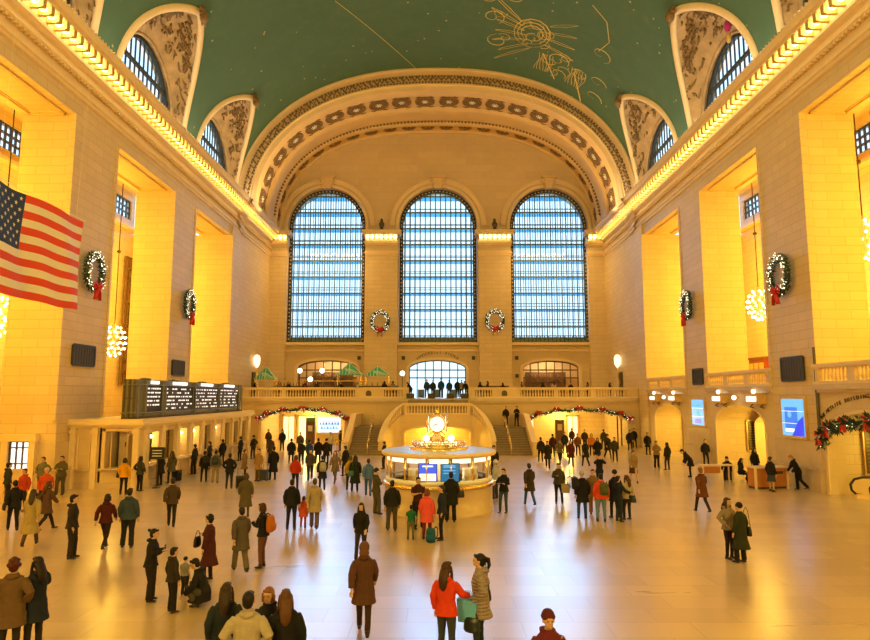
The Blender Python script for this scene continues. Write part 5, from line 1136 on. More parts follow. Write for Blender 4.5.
# clock
th = thing('brass_clock', 'four-faced brass clock with glowing white dials on top of the information booth', 'clock', (BX-.07, BY, 2.66))
MB().lathe([(.55, 0), (.55, .06), (.36, .1), (.3, .2), (.16, .3), (.12, .42), (.2, .5), (.14, .55)], n=24).build('pedestal', M['brass'], th, True)
m = MB()
for s in (-1, 1):
    m.tube([(s*.12, 0, .45), (s*.26, 0, .38), (s*.34, 0, .26), (s*.26, 0, .16)], .035, 6); m.tube([(s*.1, 0, .5), (s*.3, 0, .5), (s*.42, 0, .62), (s*.44, 0, .8), (s*.4, 0, .98)], .03, 6)
m.build('scroll_bracket', M['brass'], th, True)
MB().ball((0, 0, .76), (.36, .36, .37), 20, 12).build('clock_case', M['brass'], th, True)
MB().lathe([(.2, 1.1), (.22, 1.14), (.12, 1.18), (.05, 1.2), (.09, 1.26), (.05, 1.33), (.0, 1.4)], n=16).build('acorn_finial', M['brass'], th, True)
M['dial'] = plain('opal_dial', (1, .97, .9), .3, emit=(1, .95, .82), estr=.8)
for k in range(4):
    a = pi/2*k-pi/2; mt = Matrix.Rotation(a+pi/2, 4, 'Z')
    f = MB(); f.prism([(.31*cos(2*pi*i/28), .31*sin(2*pi*i/28)) for i in range(28)], lambda p, q: mt @ Vector((p[0], -.34 if not q else -.40, .76+p[1]))); fo = f.build('dial', M['dial'], th)
    r = MB(); r.tube([mt @ Vector((.325*cos(2*pi*i/28), -.39, .76+.325*sin(2*pi*i/28))) for i in range(29)], .03, 6); r.build('bezel', M['brass'], fo, True)
    h = MB()
    for ang, l, w_ in ((196, .24, .012), (205, .15, .018)):
        d = Vector((cos(R(ang)), 0, sin(R(ang)))); n_ = Vector((-sin(R(ang)), 0, cos(R(ang)))); o_ = Vector((0, -.41, .76)); h.add([mt @ (o_-n_*w_), mt @ (o_+n_*w_), mt @ (o_+d*l+n_*w_*.4), mt @ (o_+d*l-n_*w_*.4)], [(0, 1, 2, 3)])
    h.build('clock_hands', M['black'], fo)
    h = MB()
    for q in range(12): aa = pi*q/6; h.add([mt @ Vector((r_*cos(aa)+t_*-sin(aa), -.405, .76+r_*sin(aa)+t_*cos(aa))) for r_, t_ in ((.25, -.008), (.29, -.008), (.29, .008), (.25, .008))], [(0, 1, 2, 3)])
    h.build('hour_marks', M['black'], fo)
for s in (-1, 1):
    t = thing('globe_lamp', 'small glowing globe lamp on the booth roof, %s of the clock foot' % ('left' if s < 0 else 'right'), 'lamp', (BX+s*.5, BY-.35, 2.66))
    MB().lathe([(.08, 0), (.03, .05), (.03, .1)], n=8).build('lamp_base', M['brass'], t); MB().ball((0, 0, .2), .13, 12, 8).build('globe', M['globe'], t, True)

# ================================================================== TICKET OFFICE AND BOARD
TX = -14.8; TY0, TY1 = 32.3, 51.5; TZ = 3.1
th = thing('ticket_office', 'long low marble ticket office with a row of windows along the left wall', 'ticket office', (TX, TY0, 0))
OFF = Vector((TX, TY0, 0))
def tb(mb, name, mat, smooth=False, par=None):
    o = mb.build(name, mat, par or th, smooth)
    if par is None: o.location = -OFF
    return o
PN = lambda u, v, w_: (u, TY0+w_, v); PL = lambda u, v, w_: (TX-w_, u, v)
bays = [33.9+1.95*i for i in range(9)]
m = MB(); wall(m, PN, -18.3, TX, 0, TZ, [(-15.72, .78, 1.0, 2.8, 0)], .35); wall(m, PL, TY0, TY1, 0, TZ, [(y, .58, 1.12, 2.7, 0) for y in bays], .35)
m.box(-18.3, TX, TY1-.1, TY1, 0, TZ); m.box(-18.3, TX-1.9, TY0+1.6, TY0+1.7, 0, TZ); m.box(TX-2.0, TX-1.9, TY0, TY1, 0, TZ)
tb(m, 'walls', M['tymp'])
m = MB(); m.box(-18.3, TX+.12, TY0-.12, TY1, TZ-.12, TZ); m.box(-18.3, TX+.3, TY0-.3, TY1, TZ, TZ+.12); m.box(-18.3, TX+.22, TY0-.22, TY1, TZ+.12, TZ+.3); m.box(-18.3, TX, TY0, TY1, TZ+.1, TZ+.28); tb(m, 'roof_cornice', M['rim'])
m = MB(); m.box(-18.3, TX+.06, TY0-.06, TY1, 0, .3); m.box(-18.3, TX+.08, TY0-.08, TY0, .86, .96); tb(m, 'plinth', M['dado'])
for yy in sorted({round(y+q*.975, 3) for y in bays for q in (-1, 1)}):
    m = MB(); m.box(TX, TX+.14, yy-.2, yy+.2, 0, TZ-.12); m.box(TX, TX+.2, yy-.25, yy+.25, TZ-.4, TZ-.25); m.box(TX, TX+.2, yy-.25, yy+.25, 0, .4); tb(m, 'pilaster', M['rim'])
for x in (-17.0, -14.95, -18.1): m = MB(); m.box(x-.14, x+.14, TY0-.14, TY0, 0, TZ-.12); m.box(x-.18, x+.18, TY0-.2, TY0, TZ-.4, TZ-.25); tb(m, 'pilaster', M['rim'])
for x in (-17.85, -17.25): tb(MB().tube([(x, TY0-.03, .95), (x, TY0-.03, 2.6)], .04, 5), 'panel_moulding', M['rim'])
m = MB(); m.box(TX, TX+.42, TY0+.8, TY1, 1.0, 1.08); m.box(TX, TX+.06, TY0+.8, TY1, .35, 1.0); m.box(-16.65, -14.8, TY0-.25, TY0, .93, 1.0); tb(m, 'counter_ledge', M['dado'])
m = MB()
arcf = [(-16.5, 1.0, -14.94, 2.8)]
m.box(-16.62, -16.48, TY0-.08, TY0, 1.0, 2.92); m.box(-14.96, -14.82, TY0-.08, TY0, 1.0, 2.92); m.box(-16.62, -14.82, TY0-.08, TY0, 2.8, 2.94); m.box(-15.2, -15.16, TY0+.1, TY0+.16, 1.0, 2.8); m.box(-16.28, -16.24, TY0+.1, TY0+.16, 1.0, 2.8); tb(m, 'window_surround', M['plaster'])
MBx = MB().box(-16.45, -15.0, TY0+1.3, TY0+1.45, 0.9, 2.9); tb(MBx, 'lobby_screen', M['stone_fine'])
tb(MB().box(-16.1, -15.3, TY0+1.2, TY0+1.28, 1.95, 2.2), 'window_sign', M['bronze'])
lamp('POINT', 'ticket_lobby_light', (-15.75, TY0+.75, 2.7), 14, (1, .72, .3), size=.1)
lit = {0: 1, 2: 1, 3: 1, 5: .5}
for i, y in enumerate(bays):
    if i in lit:
        m = MB(); m.box(TX-1.0, TX-.9, y-.9, y+.9, 0, TZ); tb(m, 'lit_booth_wall', M['plaster'])
        lamp('POINT', 'ticket_window_light', (TX-.55, y, 2.3), 26*lit[i], (1, .66, .16), size=.1)
        m = MB().ball((TX-.2, y, 2.45), (.16, .22, .1), 10, 6); tb(m, 'window_lamp', M['globe'], True)
    else:
        m = MB(); m.box(TX-.3, TX-.26, y-.56, y+.56, 1.14, 2.68); tb(m, 'ticket_window_screen', M['bronze'])
        m = MB()
        for q in range(4): m.box(TX-.24, TX-.2, y-.5+.33*q-.02, y-.5+.33*q+.02, 1.14, 2.68)
        m.box(TX-.24, TX-.2, y-.56, y+.56, 2.2, 2.26); tb(m, 'window_grille', M['brass'])
# departure board on its roof
bx0 = TX-.3; ZR = TZ+.3
th = thing('departure_board', 'long dark departure board with lit rows of text on the ticket office roof', 'departure board', (bx0, 32.4, ZR)); OFF2 = Vector((bx0, 32.4, ZR))
HB = 2.0
MB().box(-.7, -.08, 0, 17.6, .1, HB).build('cabinet', M['darkgrey'], th)
m = MB()
for x in (-.66, -.4, -.14): m.box(x-.05, x+.05, -.06, 0, .1, HB)
m.box(-.7, -.08, -.03, 0, 1.0, 1.06); m.build('end_panel_rib', M['bronze'], th)
MB().box(-.75, -.05, 0, 17.7, 0, .12).build('plinth', M['bronze'], th)
rb = random.Random(5)
for (a, b) in ((1.15, 3.0), (3.45, 7.5), (7.85, 12.0), (12.35, 16.6)):
    p = MB().box(-.08, -.04, a, b, .32, 1.72).build('display_panel', M['black'], th)
    MB().box(-.06, 0, a+(b-a)*.25, a+(b-a)*.75, 1.78, 1.95).build('header_sign', M['cool_lightbox'], th)
    m = MB()
    for r_ in range(6 if b-a > 2 else 5):
        z = 1.55-r_*.215; y = a+.12
        if b-a < 2.5: y = a+.12
        while y < b-.25:
            l = rb.choice((.08, .15, .22, .34)); l = min(l, b-.12-y); m.box(-.04, -.033, y, y+l, z-.045, z+.03); y += l+rb.choice((.08, .1, .2, .6 if b-a > 2.5 else .1))
    m.build('text_print', M['scr_white'], p, kind='stuff')
    for y in (a-.15, b+.12): MB().box(-.1, .02, y-.1, y+.1, .1, HB).build('upright', M['darkgrey'], th)
for z in (.3, 1.72): MB().tube([(.08, -.1, z), (.08, 17.4, z)], .03, 6).tube([(-.75, -.1, z), (.08, -.1, z)], .03, 6).build('guard_rail', M['darkgrey'], th)
for y in (0, 3.3, 7.7, 12.2, 17.2): MB().tube([(.08, y, .05), (.08, y, 1.75)], .025, 6).build('rail_post', M['darkgrey'], th)
for y in (1.6, 5.2, 9.8, 14.5): m = MB(); m.lathe([(.3, 0), (.3, .06), (.12, .1), (0, .12)], c=(-.35, y, HB), n=10); m.tube([(-.35, y-.5, HB+.05), (-.35, y+.5, HB+.05)], .03, 5); m.build('top_crest', M['bronze'], th)

# door in the near left pier
m = MB(); m.box(-20.35, -19.45, 31.0, 31.12, .08, 2.4); dr = struct('door_1', m, M['cool_lightbox'])
m = MB()
for x in (-20.35, -20.05, -19.75, -19.45): m.box(x-.035, x+.035, 30.94, 31.0, .08, 2.4)
for z in (.1, .95, 1.35, 2.1, 2.38): m.box(-20.35, -19.45, 30.95, 31.0, z-.03, z+.03)
m.build('door_frame', M['bronze'], dr)
m = MB(); m.box(-20.7, -20.4, 30.8, 31.1, 0, 2.7); m.box(-19.4, -19.1, 30.8, 31.1, 0, 2.7); m.box(-20.75, -19.05, 30.75, 31.1, 2.4, 2.75); m.build('door_surround', M['rim'], dr)

# ================================================================== RIGHT WALL
PR = lambda u, v, w_: (WX+w_, u, v)
secs = [((47.1, 55.6), (51.1, 3.05, 0, 2.75, 1.15)), ((35.1, 43.5), (39.3, 3.15, 0, 2.85, 1.15)), ((23.0, 31.1), (26.95, 3.55, 0, 2.75, 1.1)), ((10.9, 19.0), None)]
m = MB()
for (a, b), o in secs: wall(m, PR, a, b, 0, 4.9, [o] if o else [], .8, n=24)
wr = struct('wall_right_lower', m, M['tymp'])
m = MB()
for (a, b), o in secs:
    if not o: continue
    y0_, y1_ = o[0]-o[1], o[0]+o[1]; X0, X1 = WX+.8, 25.4; zt = 4.0
    m.box(X0, X1, y1_, y1_+.2, 0, 4.6); m.box(X0, X1, y0_-.2, y0_, 0, 4.6); m.box(X1, X1+.2, y0_-.2, y1_+.2, 0, 4.6)
    rows = [[(x, o[0]-o[1]*cos(pi*i/20), o[3]+o[4]*sin(pi*i/20)) for x in (X0, X1)] for i in range(21)]; m.grid(rows)
struct('wall_passage', m, M['stone'])
m = MB()
for (a, b), o in secs:
    if o:
        arch_band(m, PR, o[0], o[1], o[1]+.14, o[3], o[4], o[4]+.14, 0, -.06, v0=0)
        for xx in (2.2,): arch_band(m, PR, o[0], o[1]-.55, o[1]+.02, o[3]-.15, o[4]-.35, o[4]+.02, xx, xx+.9, v0=0)
struct('arch_moulding', m, M['rim'], parent=wr)
m = MB()
for (a, b), o in secs: m.box(WX-.25, 27, a, b, 4.85, 5.1); m.box(WX-.12, WX, a, b, 4.7, 4.85)
struct('floor_gallery', m, M['dado'])
for (a, b), lab in (((47.1, 55.6), 'stone balustrade of the right gallery nearest the far wall'), ((35.1, 43.5), 'stone balustrade of the right gallery behind the chandelier'), ((23.0, 31.1), 'stone balustrade of the right gallery above the nearest garlanded arch')):
    l = b-a; balustrade(lab, (WX-.02, b-.02), (WX-.02, a+.02), 5.1, [(.4, 2.6), (3.1, 5.35), (5.85, l-.4)], t=.3)
m = MB(); m.tube([(WX-.08, 30.95, 2.6), (WX-.08, 30.95, 6.9)], .07, 6); tag(m.build('conduit', M['bronze']), 'thin dark vertical conduit on the corner of the nearest right pier', 'conduit')
# bronze grilles on the piers
def plaque(loc, s, lab, w2=1.0, h2=.5):
    t = thing('bronze_grille', lab, 'grille', loc); m = MB(); m.box(min(0, s*.1), max(0, s*.1), -w2, w2, -h2, h2); m.build('plate', M['bronze'], t)
    m = MB(); a, b = sorted((s*.08, s*.14))
    for y in (-w2, w2): m.box(a, b, y-.06, y+.06, -h2, h2)
    for z in (-h2, h2): m.box(a, b, -w2, w2, z-.06, z+.06)
    for i in range(1, 8): y = -w2+2*w2*i/8; m.box(*sorted((s*.09, s*.12)), y-.03, y+.03, -h2, h2)
    m.build('frame', M['iron'], t)
plaque((-WX, 32.95, 6.62), 1, 'dark bronze grille on the left pier beside the flag'); plaque((-WX, 45.1, 6.5), 1, 'dark bronze grille on the left pier above the departure board')
plaque((WX, 32.95, 5.93), -1, 'dark bronze grille above the large blue screen', 1.0, .58); plaque((WX, 44.95, 5.9), -1, 'dark bronze grille above the small cyan screen', .8, .52)
# display screens
def display(loc, w2, h2, lab, kind):
    t = thing('digital_display', lab, 'screen', loc); m = MB(); m.box(-.12, 0, -w2-.14, w2+.14, -h2-.14, h2+.14); m.build('frame', M['gilt'] if kind else M['plaster'], t)
    s = MB().box(-.15, -.12, -w2, w2, -h2, h2).build('screen', M['scr_cyan'], t)
    m = MB()
    if kind:
        m.box(-.156, -.15, -w2*.45, w2*.7, -h2*.6, h2*.55); m.build('screen_picture', plain('mid_blue_picture', (.01, .03, .06), .3, emit=(.02, .20, .80), estr=.9), s)
        m = MB(); m.prism([(-w2, -h2), (-w2, h2*.1), (-w2*.5, -h2*.2), (w2*.1, -h2)], lambda p, k: (-.155-.005*k, p[0], p[1])); m.build('screen_wedge', plain('deep_blue_picture', (.01, .01, .05), .3, emit=(.02, .05, .85), estr=.9), s)
        m = MB(); m.ball((-.152, w2*.25, h2*.15), (.01, w2*.22, h2*.2), 10, 6); m.build('screen_highlight', M['scr_cyan'], s)
        m = MB(); m.box(-.154, -.15, -w2*.2, w2*.7, -h2*.8, -h2*.62); m.build('screen_highlight', M['scr_white'], s)
    else:
        for z, a, b in ((.55, -.4, .3), (.3, -.15, .15), (.05, -.35, .25), (-.12, -.3, .35), (-.28, -.2, .1)): m.box(-.156, -.15, a*w2*1.3, b*w2*1.3, h2*z-.07, h2*z+.05)
        m.build('screen_figures', plain('teal_picture', (.02, .35, .5), .3, emit=(.02, .40, .55), estr=.9), s)
        m = MB(); m.box(-.156, -.15, -w2*.6, w2*.5, -h2*.85, -h2*.5); m.build('screen_wedge', plain('violet_blue_picture', (.1, .1, .7), .3, emit=(.08, .12, .8), estr=.9), s)
    for z in (-.33, .33): MB().box(-.158, -.15, -w2, w2, h2*z*1.0-.012, h2*z+.012).build('panel_seam', M['scr_white'], s)
    return t
display((WX, 33.1, 3.47), 1.0, .93, 'large screen showing a bright blue picture on the near right pier', 1)
display((WX, 45.1, 3.42), .98, .87, 'cyan screen on the far right pier between the two arched passages', 0)
# lit sign boxes above the passages
def signbox(y, lab):
    t = thing('lit_sign_box', lab, 'sign', (WX, y, 4.38)); MB().box(-.5, 0, -.75, .75, -.28, .28).build('sign_case', M['gilt'], t); MB().box(-.53, -.5, -.55, .55, -.14, .14).build('light_panel', M['cool_lightbox'], t)
    m = MB(); m.ball((-.35, 0, .42), .13, 8, 6); m.build('bulb', M['globe'], t, True); m = MB(); m.tube([(-.1, -.6, -.28), (-.3, -.6, -.45), (-.1, -.6, -.5)], .04, 5); m.tube([(-.1, .6, -.28), (-.3, .6, -.45), (-.1, .6, -.5)], .04, 5); m.build('scroll_bracket', M['bronze'], t)
for y, lab in ((53.4, 'lit sign box above the far right passage, the one nearest the far wall'), (49.0, 'lit sign box above the far right passage, beside the pier with the cyan screen'), (41.2, 'lit sign box above the passage between the screens, on its far side'), (36.6, 'lit sign box above the passage between the screens, nearest the large screen')): signbox(y, lab)
for y, lab in ((51.2, 'small spotlight between the two lit signs over the far right passage'), (39.1, 'small spotlight between the two lit signs over the middle right passage')):
    t = thing('spotlight', lab, 'spotlight', (WX, y, 4.45)); MB().tube([(0, 0, 0), (-.25, 0, 0)], .03, 5).build('arm', M['brass'], t); MB().ball((-.32, 0, .0), .14, 8, 6).build('globe', M['globe'], t, True)
# wall directories and doors in the passages
def directory(loc, w_, h_, lab, yface=True):
    t = thing('wall_directory', lab, 'directory', loc); MB().box(-w_/2-.06, w_/2+.06, -.08, 0, -h_/2-.06, h_/2+.06).build('frame', M['gilt'], t); MB().box(-w_/2, w_/2, -.1, -.08, -h_/2, h_/2).build('panel', M['bronze'], t)
    m = MB()
    for i in range(9): m.box(-w_*.38, w_*.38, -.105, -.1, -h_*.42+h_*.09*i, -h_*.42+h_*.09*i+h_*.02)
    m.build('text_lines', M['darkgrey'], t)
directory((20.6, 42.35, 2.0), .75, 1.85, 'dark wall directory inside the passage between the two screens'); directory((20.25, 30.45, 1.95), .62, 1.95, 'dark wall directory beside the escalator in the nearest right passage')
t = thing('passage_door', 'narrow dark doorway at the near side of the middle right passage', 'door', (22.6, 42.4, 0)); MB().box(-.4, .4, -.1, -.02, 0, 2.3).build('door_leaf', M['black'], t); MB().box(-.55, -.4, -.14, 0, 0, 2.5).box(.4, .55, -.14, 0, 0, 2.5).box(-.55, .55, -.14, 0, 2.3, 2.5).build('door_frame', M['darkgrey'], t)
# lettering over the arches
def arc_text(body, P, uc, vc, r_u, r_v, a0, a1, size, mat, name):
    o0 = None; n = len(body); m = []
    root = bpy.data.objects.new(name, None); COL.objects.link(root)
    for i, ch in enumerate(body):
        if ch == ' ': continue
        a = R(a0+(a1-a0)*i/(n-1))
        o = bpy.data.objects.new('letter', text_mesh(ch, size, .015, mat, 'letter')); COL.objects.link(o); o.parent = root
        u, v = uc+r_u*cos(a), vc+r_v*sin(a); tu, tv = r_u*sin(a), -r_v*cos(a); l = math.hypot(tu, tv); tu, tv = tu/l, tv/l
        p0 = Vector(P(u, v, -.03)); ex = (Vector(P(u+tu, v+tv, -.03))-p0); ey = Vector(P(u-tv, v+tu, -.03))-p0; ez = ex.cross(ey)
        o.matrix_local = Matrix(((ex.x, ey.x, ez.x, p0.x), (ex.y, ey.y, ez.y, p0.y), (ex.z, ey.z, ez.z, p0.z), (0, 0, 0, 1)))
    root['kind'] = 'structure'
    return root
PRm = lambda u, v, w_: (WX+w_, -u, v)
arc_text('THE METLIFE BUILDING', PRm, -26.95, 2.75, 4.15, 1.72, 156, 96, .25, M['bronze'], 'wall_lettering_right')
arc_text('VANDERBILT AVENUE', PE, .05, 7.5, 2.7, 1.6, 142, 38, .42, M['bronze'], 'wall_lettering_end')
# escalator in the nearest right passage
th = thing('escalator', 'escalator with black handrails rising in the nearest right passage', 'escalator', (18.7, 28.4, 0))
for y in (1.15, -.15):
    pts = [(.6*1+.0, y, .12), (.15, y, .16), (-.05, y, .35), (-.08, y, .6), (.1, y, .82), (.45, y, .9), (3.0, y, .95), (6.0, y, 2.6)]
    MB().tube(pts, (.05, .06) and .055, 8).build('handrail', M['black'], th, True)
    m = MB(); m.prism([(.1, .15), (0, .35), (-.02, .6), (.14, .78), (.45, .86), (3.0, .9), (6.0, 2.55), (6.0, 1.6), (3.0, .15)], lambda p, k: (p[0], y-.02+.04*k, p[1])); m.build('balustrade_panel', M['stone_fine'], th)
    MB().box(.1, 3.0, y-.12, y+.12, 0, .18).build('skirt', M['rim'], th)
m = MB()
for k in range(12): m.box(1.2+.4*k, 5.9, 0, 1.0, .0+max(0, .16*(k-2)), .08+max(0, .16*(k-2))) if k < 11 else None
m.build('steps', M['darkgrey'], th)
# reception desk on the right
th = thing('wooden_desk', 'orange wooden service desk standing by the near right pier', 'desk', (16.55, 32.4, 0), R(12))
M['orangewood'] = plain('orange_varnished_wood', (.52, .20, .055), .3, noise=.25, nscale=3)
MB().box(-.85, .85, 0, .65, .1, 1.0).build('body', M['orangewood'], th); MB().box(-.95, .95, -.08, .72, 1.0, 1.06).build('desktop', M['rim'], th)
for x in (-.9, .9): MB().box(x-.05, x+.05, -.04, .04, 0, 1.0).build('leg', M['rim'], th)
MB().box(.25, .65, -.015, 0, .72, .84).build('label_plate', M['bronze'], th); MB().box(-.85, .85, .05, .6, 0, .1).build('kick_plate', M['bronze'], th)
th = thing('wooden_barrier', 'low wooden barrier table beside the orange desk', 'table', (14.9, 34.6, 0), R(8)); MB().box(-.9, .9, 0, .5, .86, .92).build('tabletop', M['rim'], th)
for x in (-.85, .85):
    for y in (.05, .45): MB().box(x-.03, x+.03, y-.03, y+.03, 0, .86).build('leg', M['rim'], th)
MB().box(-.8, .1, .02, .05, .5, .84).build('apron', M['orangewood'], th)
# wall sconces and small doors on the side walls of the end bay
for s, nm in ((-1, 'left'), (1, 'right')):
    t = thing('wall_sconce', 'glowing torch sconce above a dark panel on the %s side wall near the far balcony' % nm, 'sconce', (s*18.3, 63.8, 6.4))
    MB().box(*sorted((0, -s*.12)), -.5, .5, -2.0, .5).build('back_panel', M['bronze'], t); MB().tube([(-s*.1, 0, -.6), (-s*.35, 0, 0), (-s*.35, 0, 1.0)], .1, 8).build('bracket', M['gilt'], t, True); MB().lathe([(.12, 1.0), (.3, 1.3), (.34, 1.9), (.2, 2.2), (0, 2.25)], c=(-s*.35, 0, 0), n=10).build('lamp_shade', M['lightbox'], t, True)
for i, (x, z) in enumerate(((-8.45, 8.65), (-3.65, 8.65), (3.95, 8.65), (8.65, 8.65), (8.65, 6.7))):
    lab = ('left of the left pilaster of the far wall', 'at the upper left of the central avenue window', 'at the upper right of the central avenue window', 'beside the right lower window, upper one', 'beside the right lower window, lower one')[i]
    pr = .0
    t = thing('loudspeaker', 'small square dark loudspeaker '+lab, 'loudspeaker', (x, YE, z)); MB().box(-.17, .17, -.2, 0, -.19, .19).build('casing', M['black'], t); MB().ball((0, -.2, 0), (.12, .03, .12), 8, 5).build('cone', M['bronze'], t, True)
# capital bulbs and cornice bulbs
bme = MB().ball((0, 0, 0), .155, 8, 6).mesh('cornice_bulb', M['bulb'], True)
def bulb(loc, lab, grp, s=1.0):
    o = bpy.data.objects.new('cornice_bulb', bme); COL.objects.link(o); o.location = loc; o.scale = (s, s, s); tag(o, lab, 'light bulb', grp)
for s, nm in ((-1, 'left'), (1, 'right')):
    y = 20.1
    while y < 69:
        bulb((s*(WX-.66), y, 21.83), 'bare glowing bulb in the row under the %s side cornice' % nm, 'bulbs under the %s cornice' % nm, (1.25 if y < 60 else 1.2)); y += .6
for j, (x, hw, pr) in enumerate(PIL):
    k = 7 if hw > 1 else 4; lab = ('left inner pilaster', 'right inner pilaster', 'left corner pilaster', 'right corner pilaster')[j]
    for i in range(k): bulb((x-hw+2*hw*(i+.5)/k, YE-pr-.34, 21.8), 'bare glowing bulb set in the capital of the %s of the far wall' % lab, 'bulbs in the capital of the %s' % lab, 1.1)
for x, nm in ((-6.05, 'left'), (6.3, 'right')):
    t = thing('bronze_finial', 'small dark finial standing on the capital of the %s far pilaster' % nm, 'ornament', (x, YE-1.2, 22.5)); MB().lathe([(.3, 0), (.3, .15), (.15, .25), (.26, .5), (.3, .8), (.12, 1.05), (.18, 1.2), (0, 1.4)], n=10).build('urn', M['bronze'], t, True)

# ================================================================== FLAG
def flag_mat(i): return [plain('flag_red', (.72, .07, .03), .8), plain('flag_white', (.82, .78, .70), .8), plain('flag_blue', (.02, .05, .22), .8)][i]
FM = [flag_mat(i) for i in range(3)]
FY0, FY1, FZ0, FZ1 = 21.45, 28.35, 8.3, 12.38
def fpt(u, v): # u 0..1 along fly, v 0..1 up
    return Vector((-16.0+.10*sin(u*9+v*2)+.05*sin(u*21+v*5)*(1-v*.5), FY0+(FY1-FY0)*u-.32*(1-v)*u, FZ0+(FZ1-FZ0)*v+.03*sin(u*14)))
m = MB(); nu, nv = 75, 39
vs = [fpt(i/nu, j/nv) for j in range(nv+1) for i in range(nu+1)]; fs = []; ms = []
for j in range(nv):
    for i in range(nu):
        a = j*(nu+1)+i; fs.append((a, a+1, a+nu+2, a+nu+1)); st_ = j//3
        ms.append(2 if (st_ >= 6 and i < nu*.4) else (0 if st_ % 2 == 0 else 1))
m.add(vs, fs); m.m = ms; m.cur = 1
for side in (-1, 1):
    for r_ in range(9):
        for c_ in range(6 if r_ % 2 == 0 else 5):
            u = .4*(2*c_+1+(r_ % 2))/12; v = 1-(7/13)*(r_+1)/10; R1 = .024
            P10 = [(u+(R1*.6 if k % 2 == 0 else R1*.24)*sin(pi*k/5), v+(R1 if k % 2 == 0 else R1*.4)*cos(pi*k/5)) for k in range(10)]
            pts = [fpt(*q)+Vector((side*.02, 0, 0)) for q in P10]; m.add([fpt(u, v)+Vector((side*.02, 0, 0))]+pts, [(0, k+1, (k+1) % 10+1) for k in range(10)])
th = thing('flag', 'large stars and stripes flag hanging beside the near left pier', 'flag', (-16, 25, FZ0))
o = m.build('flag_cloth', FM, th); o.location = (16, -25, -FZ0)
o = MB().tube([(-16, FY0-.2, FZ1+.08), (-16, FY1+.05, FZ1+.06)], .012, 6).build('hanging_pole', M['white'], th); o.location = (16, -25, -FZ0)
m = MB()
for y in (22.5, 27.6): m.tube([(-16, y, FZ1+.05), (-15.4, y, 30.4)], .004, 4)
o = m.build('suspension_wire', M['white'], th); o.location = (16, -25, -FZ0)

# ================================================================== WREATHS, GARLANDS
M['leaf'] = plain('pine_green', (.02, .055, .03), .6, noise=.4, nscale=8); M['leafl'] = plain('frosted_leaf', (.45, .45, .38), .6)
M['red'] = plain('red_ribbon', (.55, .02, .02), .45); M['fairy'] = plain('fairy_light', (1, .95, .8), .4, emit=(1, .9, .65), estr=2.2)
rw = random.Random(9)
def bow_mesh(s=1.0):
    m = MB()
    for sd in (-1, 1):
        m.tube([(0, 0, 0), (sd*.22*s, -.05*s, .16*s), (sd*.34*s, -.03*s, .04*s), (sd*.2*s, 0, -.06*s), (0, 0, 0)], [(.03*s, .09*s)]*5, 6)
        m.tube([(0, -.02*s, -.02*s), (sd*.12*s, -.05*s, -.28*s), (sd*.2*s, -.03*s, -.62*s)], [(.09*s, .02*s), (.1*s, .02*s), (.09*s, .01*s)], 6)
    m.ball((0, -.04*s, 0), (.09*s, .07*s, .09*s), 8, 6); return m
def sprigs(m, path, r, n, l=.16, mats=(0, 0, 0, 1)):
    L_ = len(path)-1
    for k in range(n):
        q = rw.uniform(0, L_-.001); i = int(q); p = Vector(path[i]).lerp(Vector(path[i+1]), q-i)
        d = Vector((rw.gauss(0, 1), rw.gauss(0, 1), rw.gauss(0, 1))).normalized(); p = p+d*r*rw.uniform(.5, 1); t = d.orthogonal().normalized()*l*.22; e = d*l
        m.cur = rw.choice(mats); m.add([p-t, p+t, p+e], [(0, 1, 2)]); t2 = d.cross(t).normalized()*l*.22; m.add([p-t2, p+t2, p+e], [(0, 1, 2)])
    m.cur = 0
def wreath_parts(th):
    ring = [(.78*cos(a), 0, .92*sin(a)) for a in [2*pi*i/28 for i in range(29)]]
    m = MB(); m.tube(ring, .13, 7, caps=False); sprigs(m, ring, .12, 1500, .16, (0, 0, 0, 1, 1)); m.build('greenery', [M['leaf'], M['leafl']], th)
    m = MB()
    for k in range(110): a = rw.uniform(0, 2*pi); d = rw.uniform(-.2, .2); m.ball(((.78+d)*cos(a), -rw.uniform(.08, .22), (.92+d)*sin(a)), .026, 4, 3)
    m.build('fairy_lights', M['fairy'], th, kind='stuff')
    b = bow_mesh(1.15); b.build('bow', M['red'], th, True, loc=(0, -.22, -.78))
w0 = thing('wreath', 'green wreath with red bow on the left pier beside the flag', 'wreath', (-WX+.32, 33.0, 11.02), R(90), 'christmas wreaths'); wreath_parts(w0)
for loc, rz, lab, s in (((-WX+.32, 46.0, 11.15), 90, 'green wreath with red bow on the left pier above the departure board', 1), ((WX-.32, 33.2, 10.85), -90, 'green wreath with red bow on the near right pier above the large screen', 1.05),
                     ((WX-.32, 45.8, 11.05), -90, 'green wreath with red bow on the far right pier above the cyan screen', 1), ((-6.12, YE-1.3, 12.5), 0, 'pale wreath on the far wall pilaster left of the central window', 1.12), ((6.22, YE-1.3, 12.6), 0, 'pale wreath on the far wall pilaster right of the central window', 1.12)):
    w_ = dup(w0, loc, R(rz), lab, 'christmas wreaths'); w_.scale = (s, s, s)
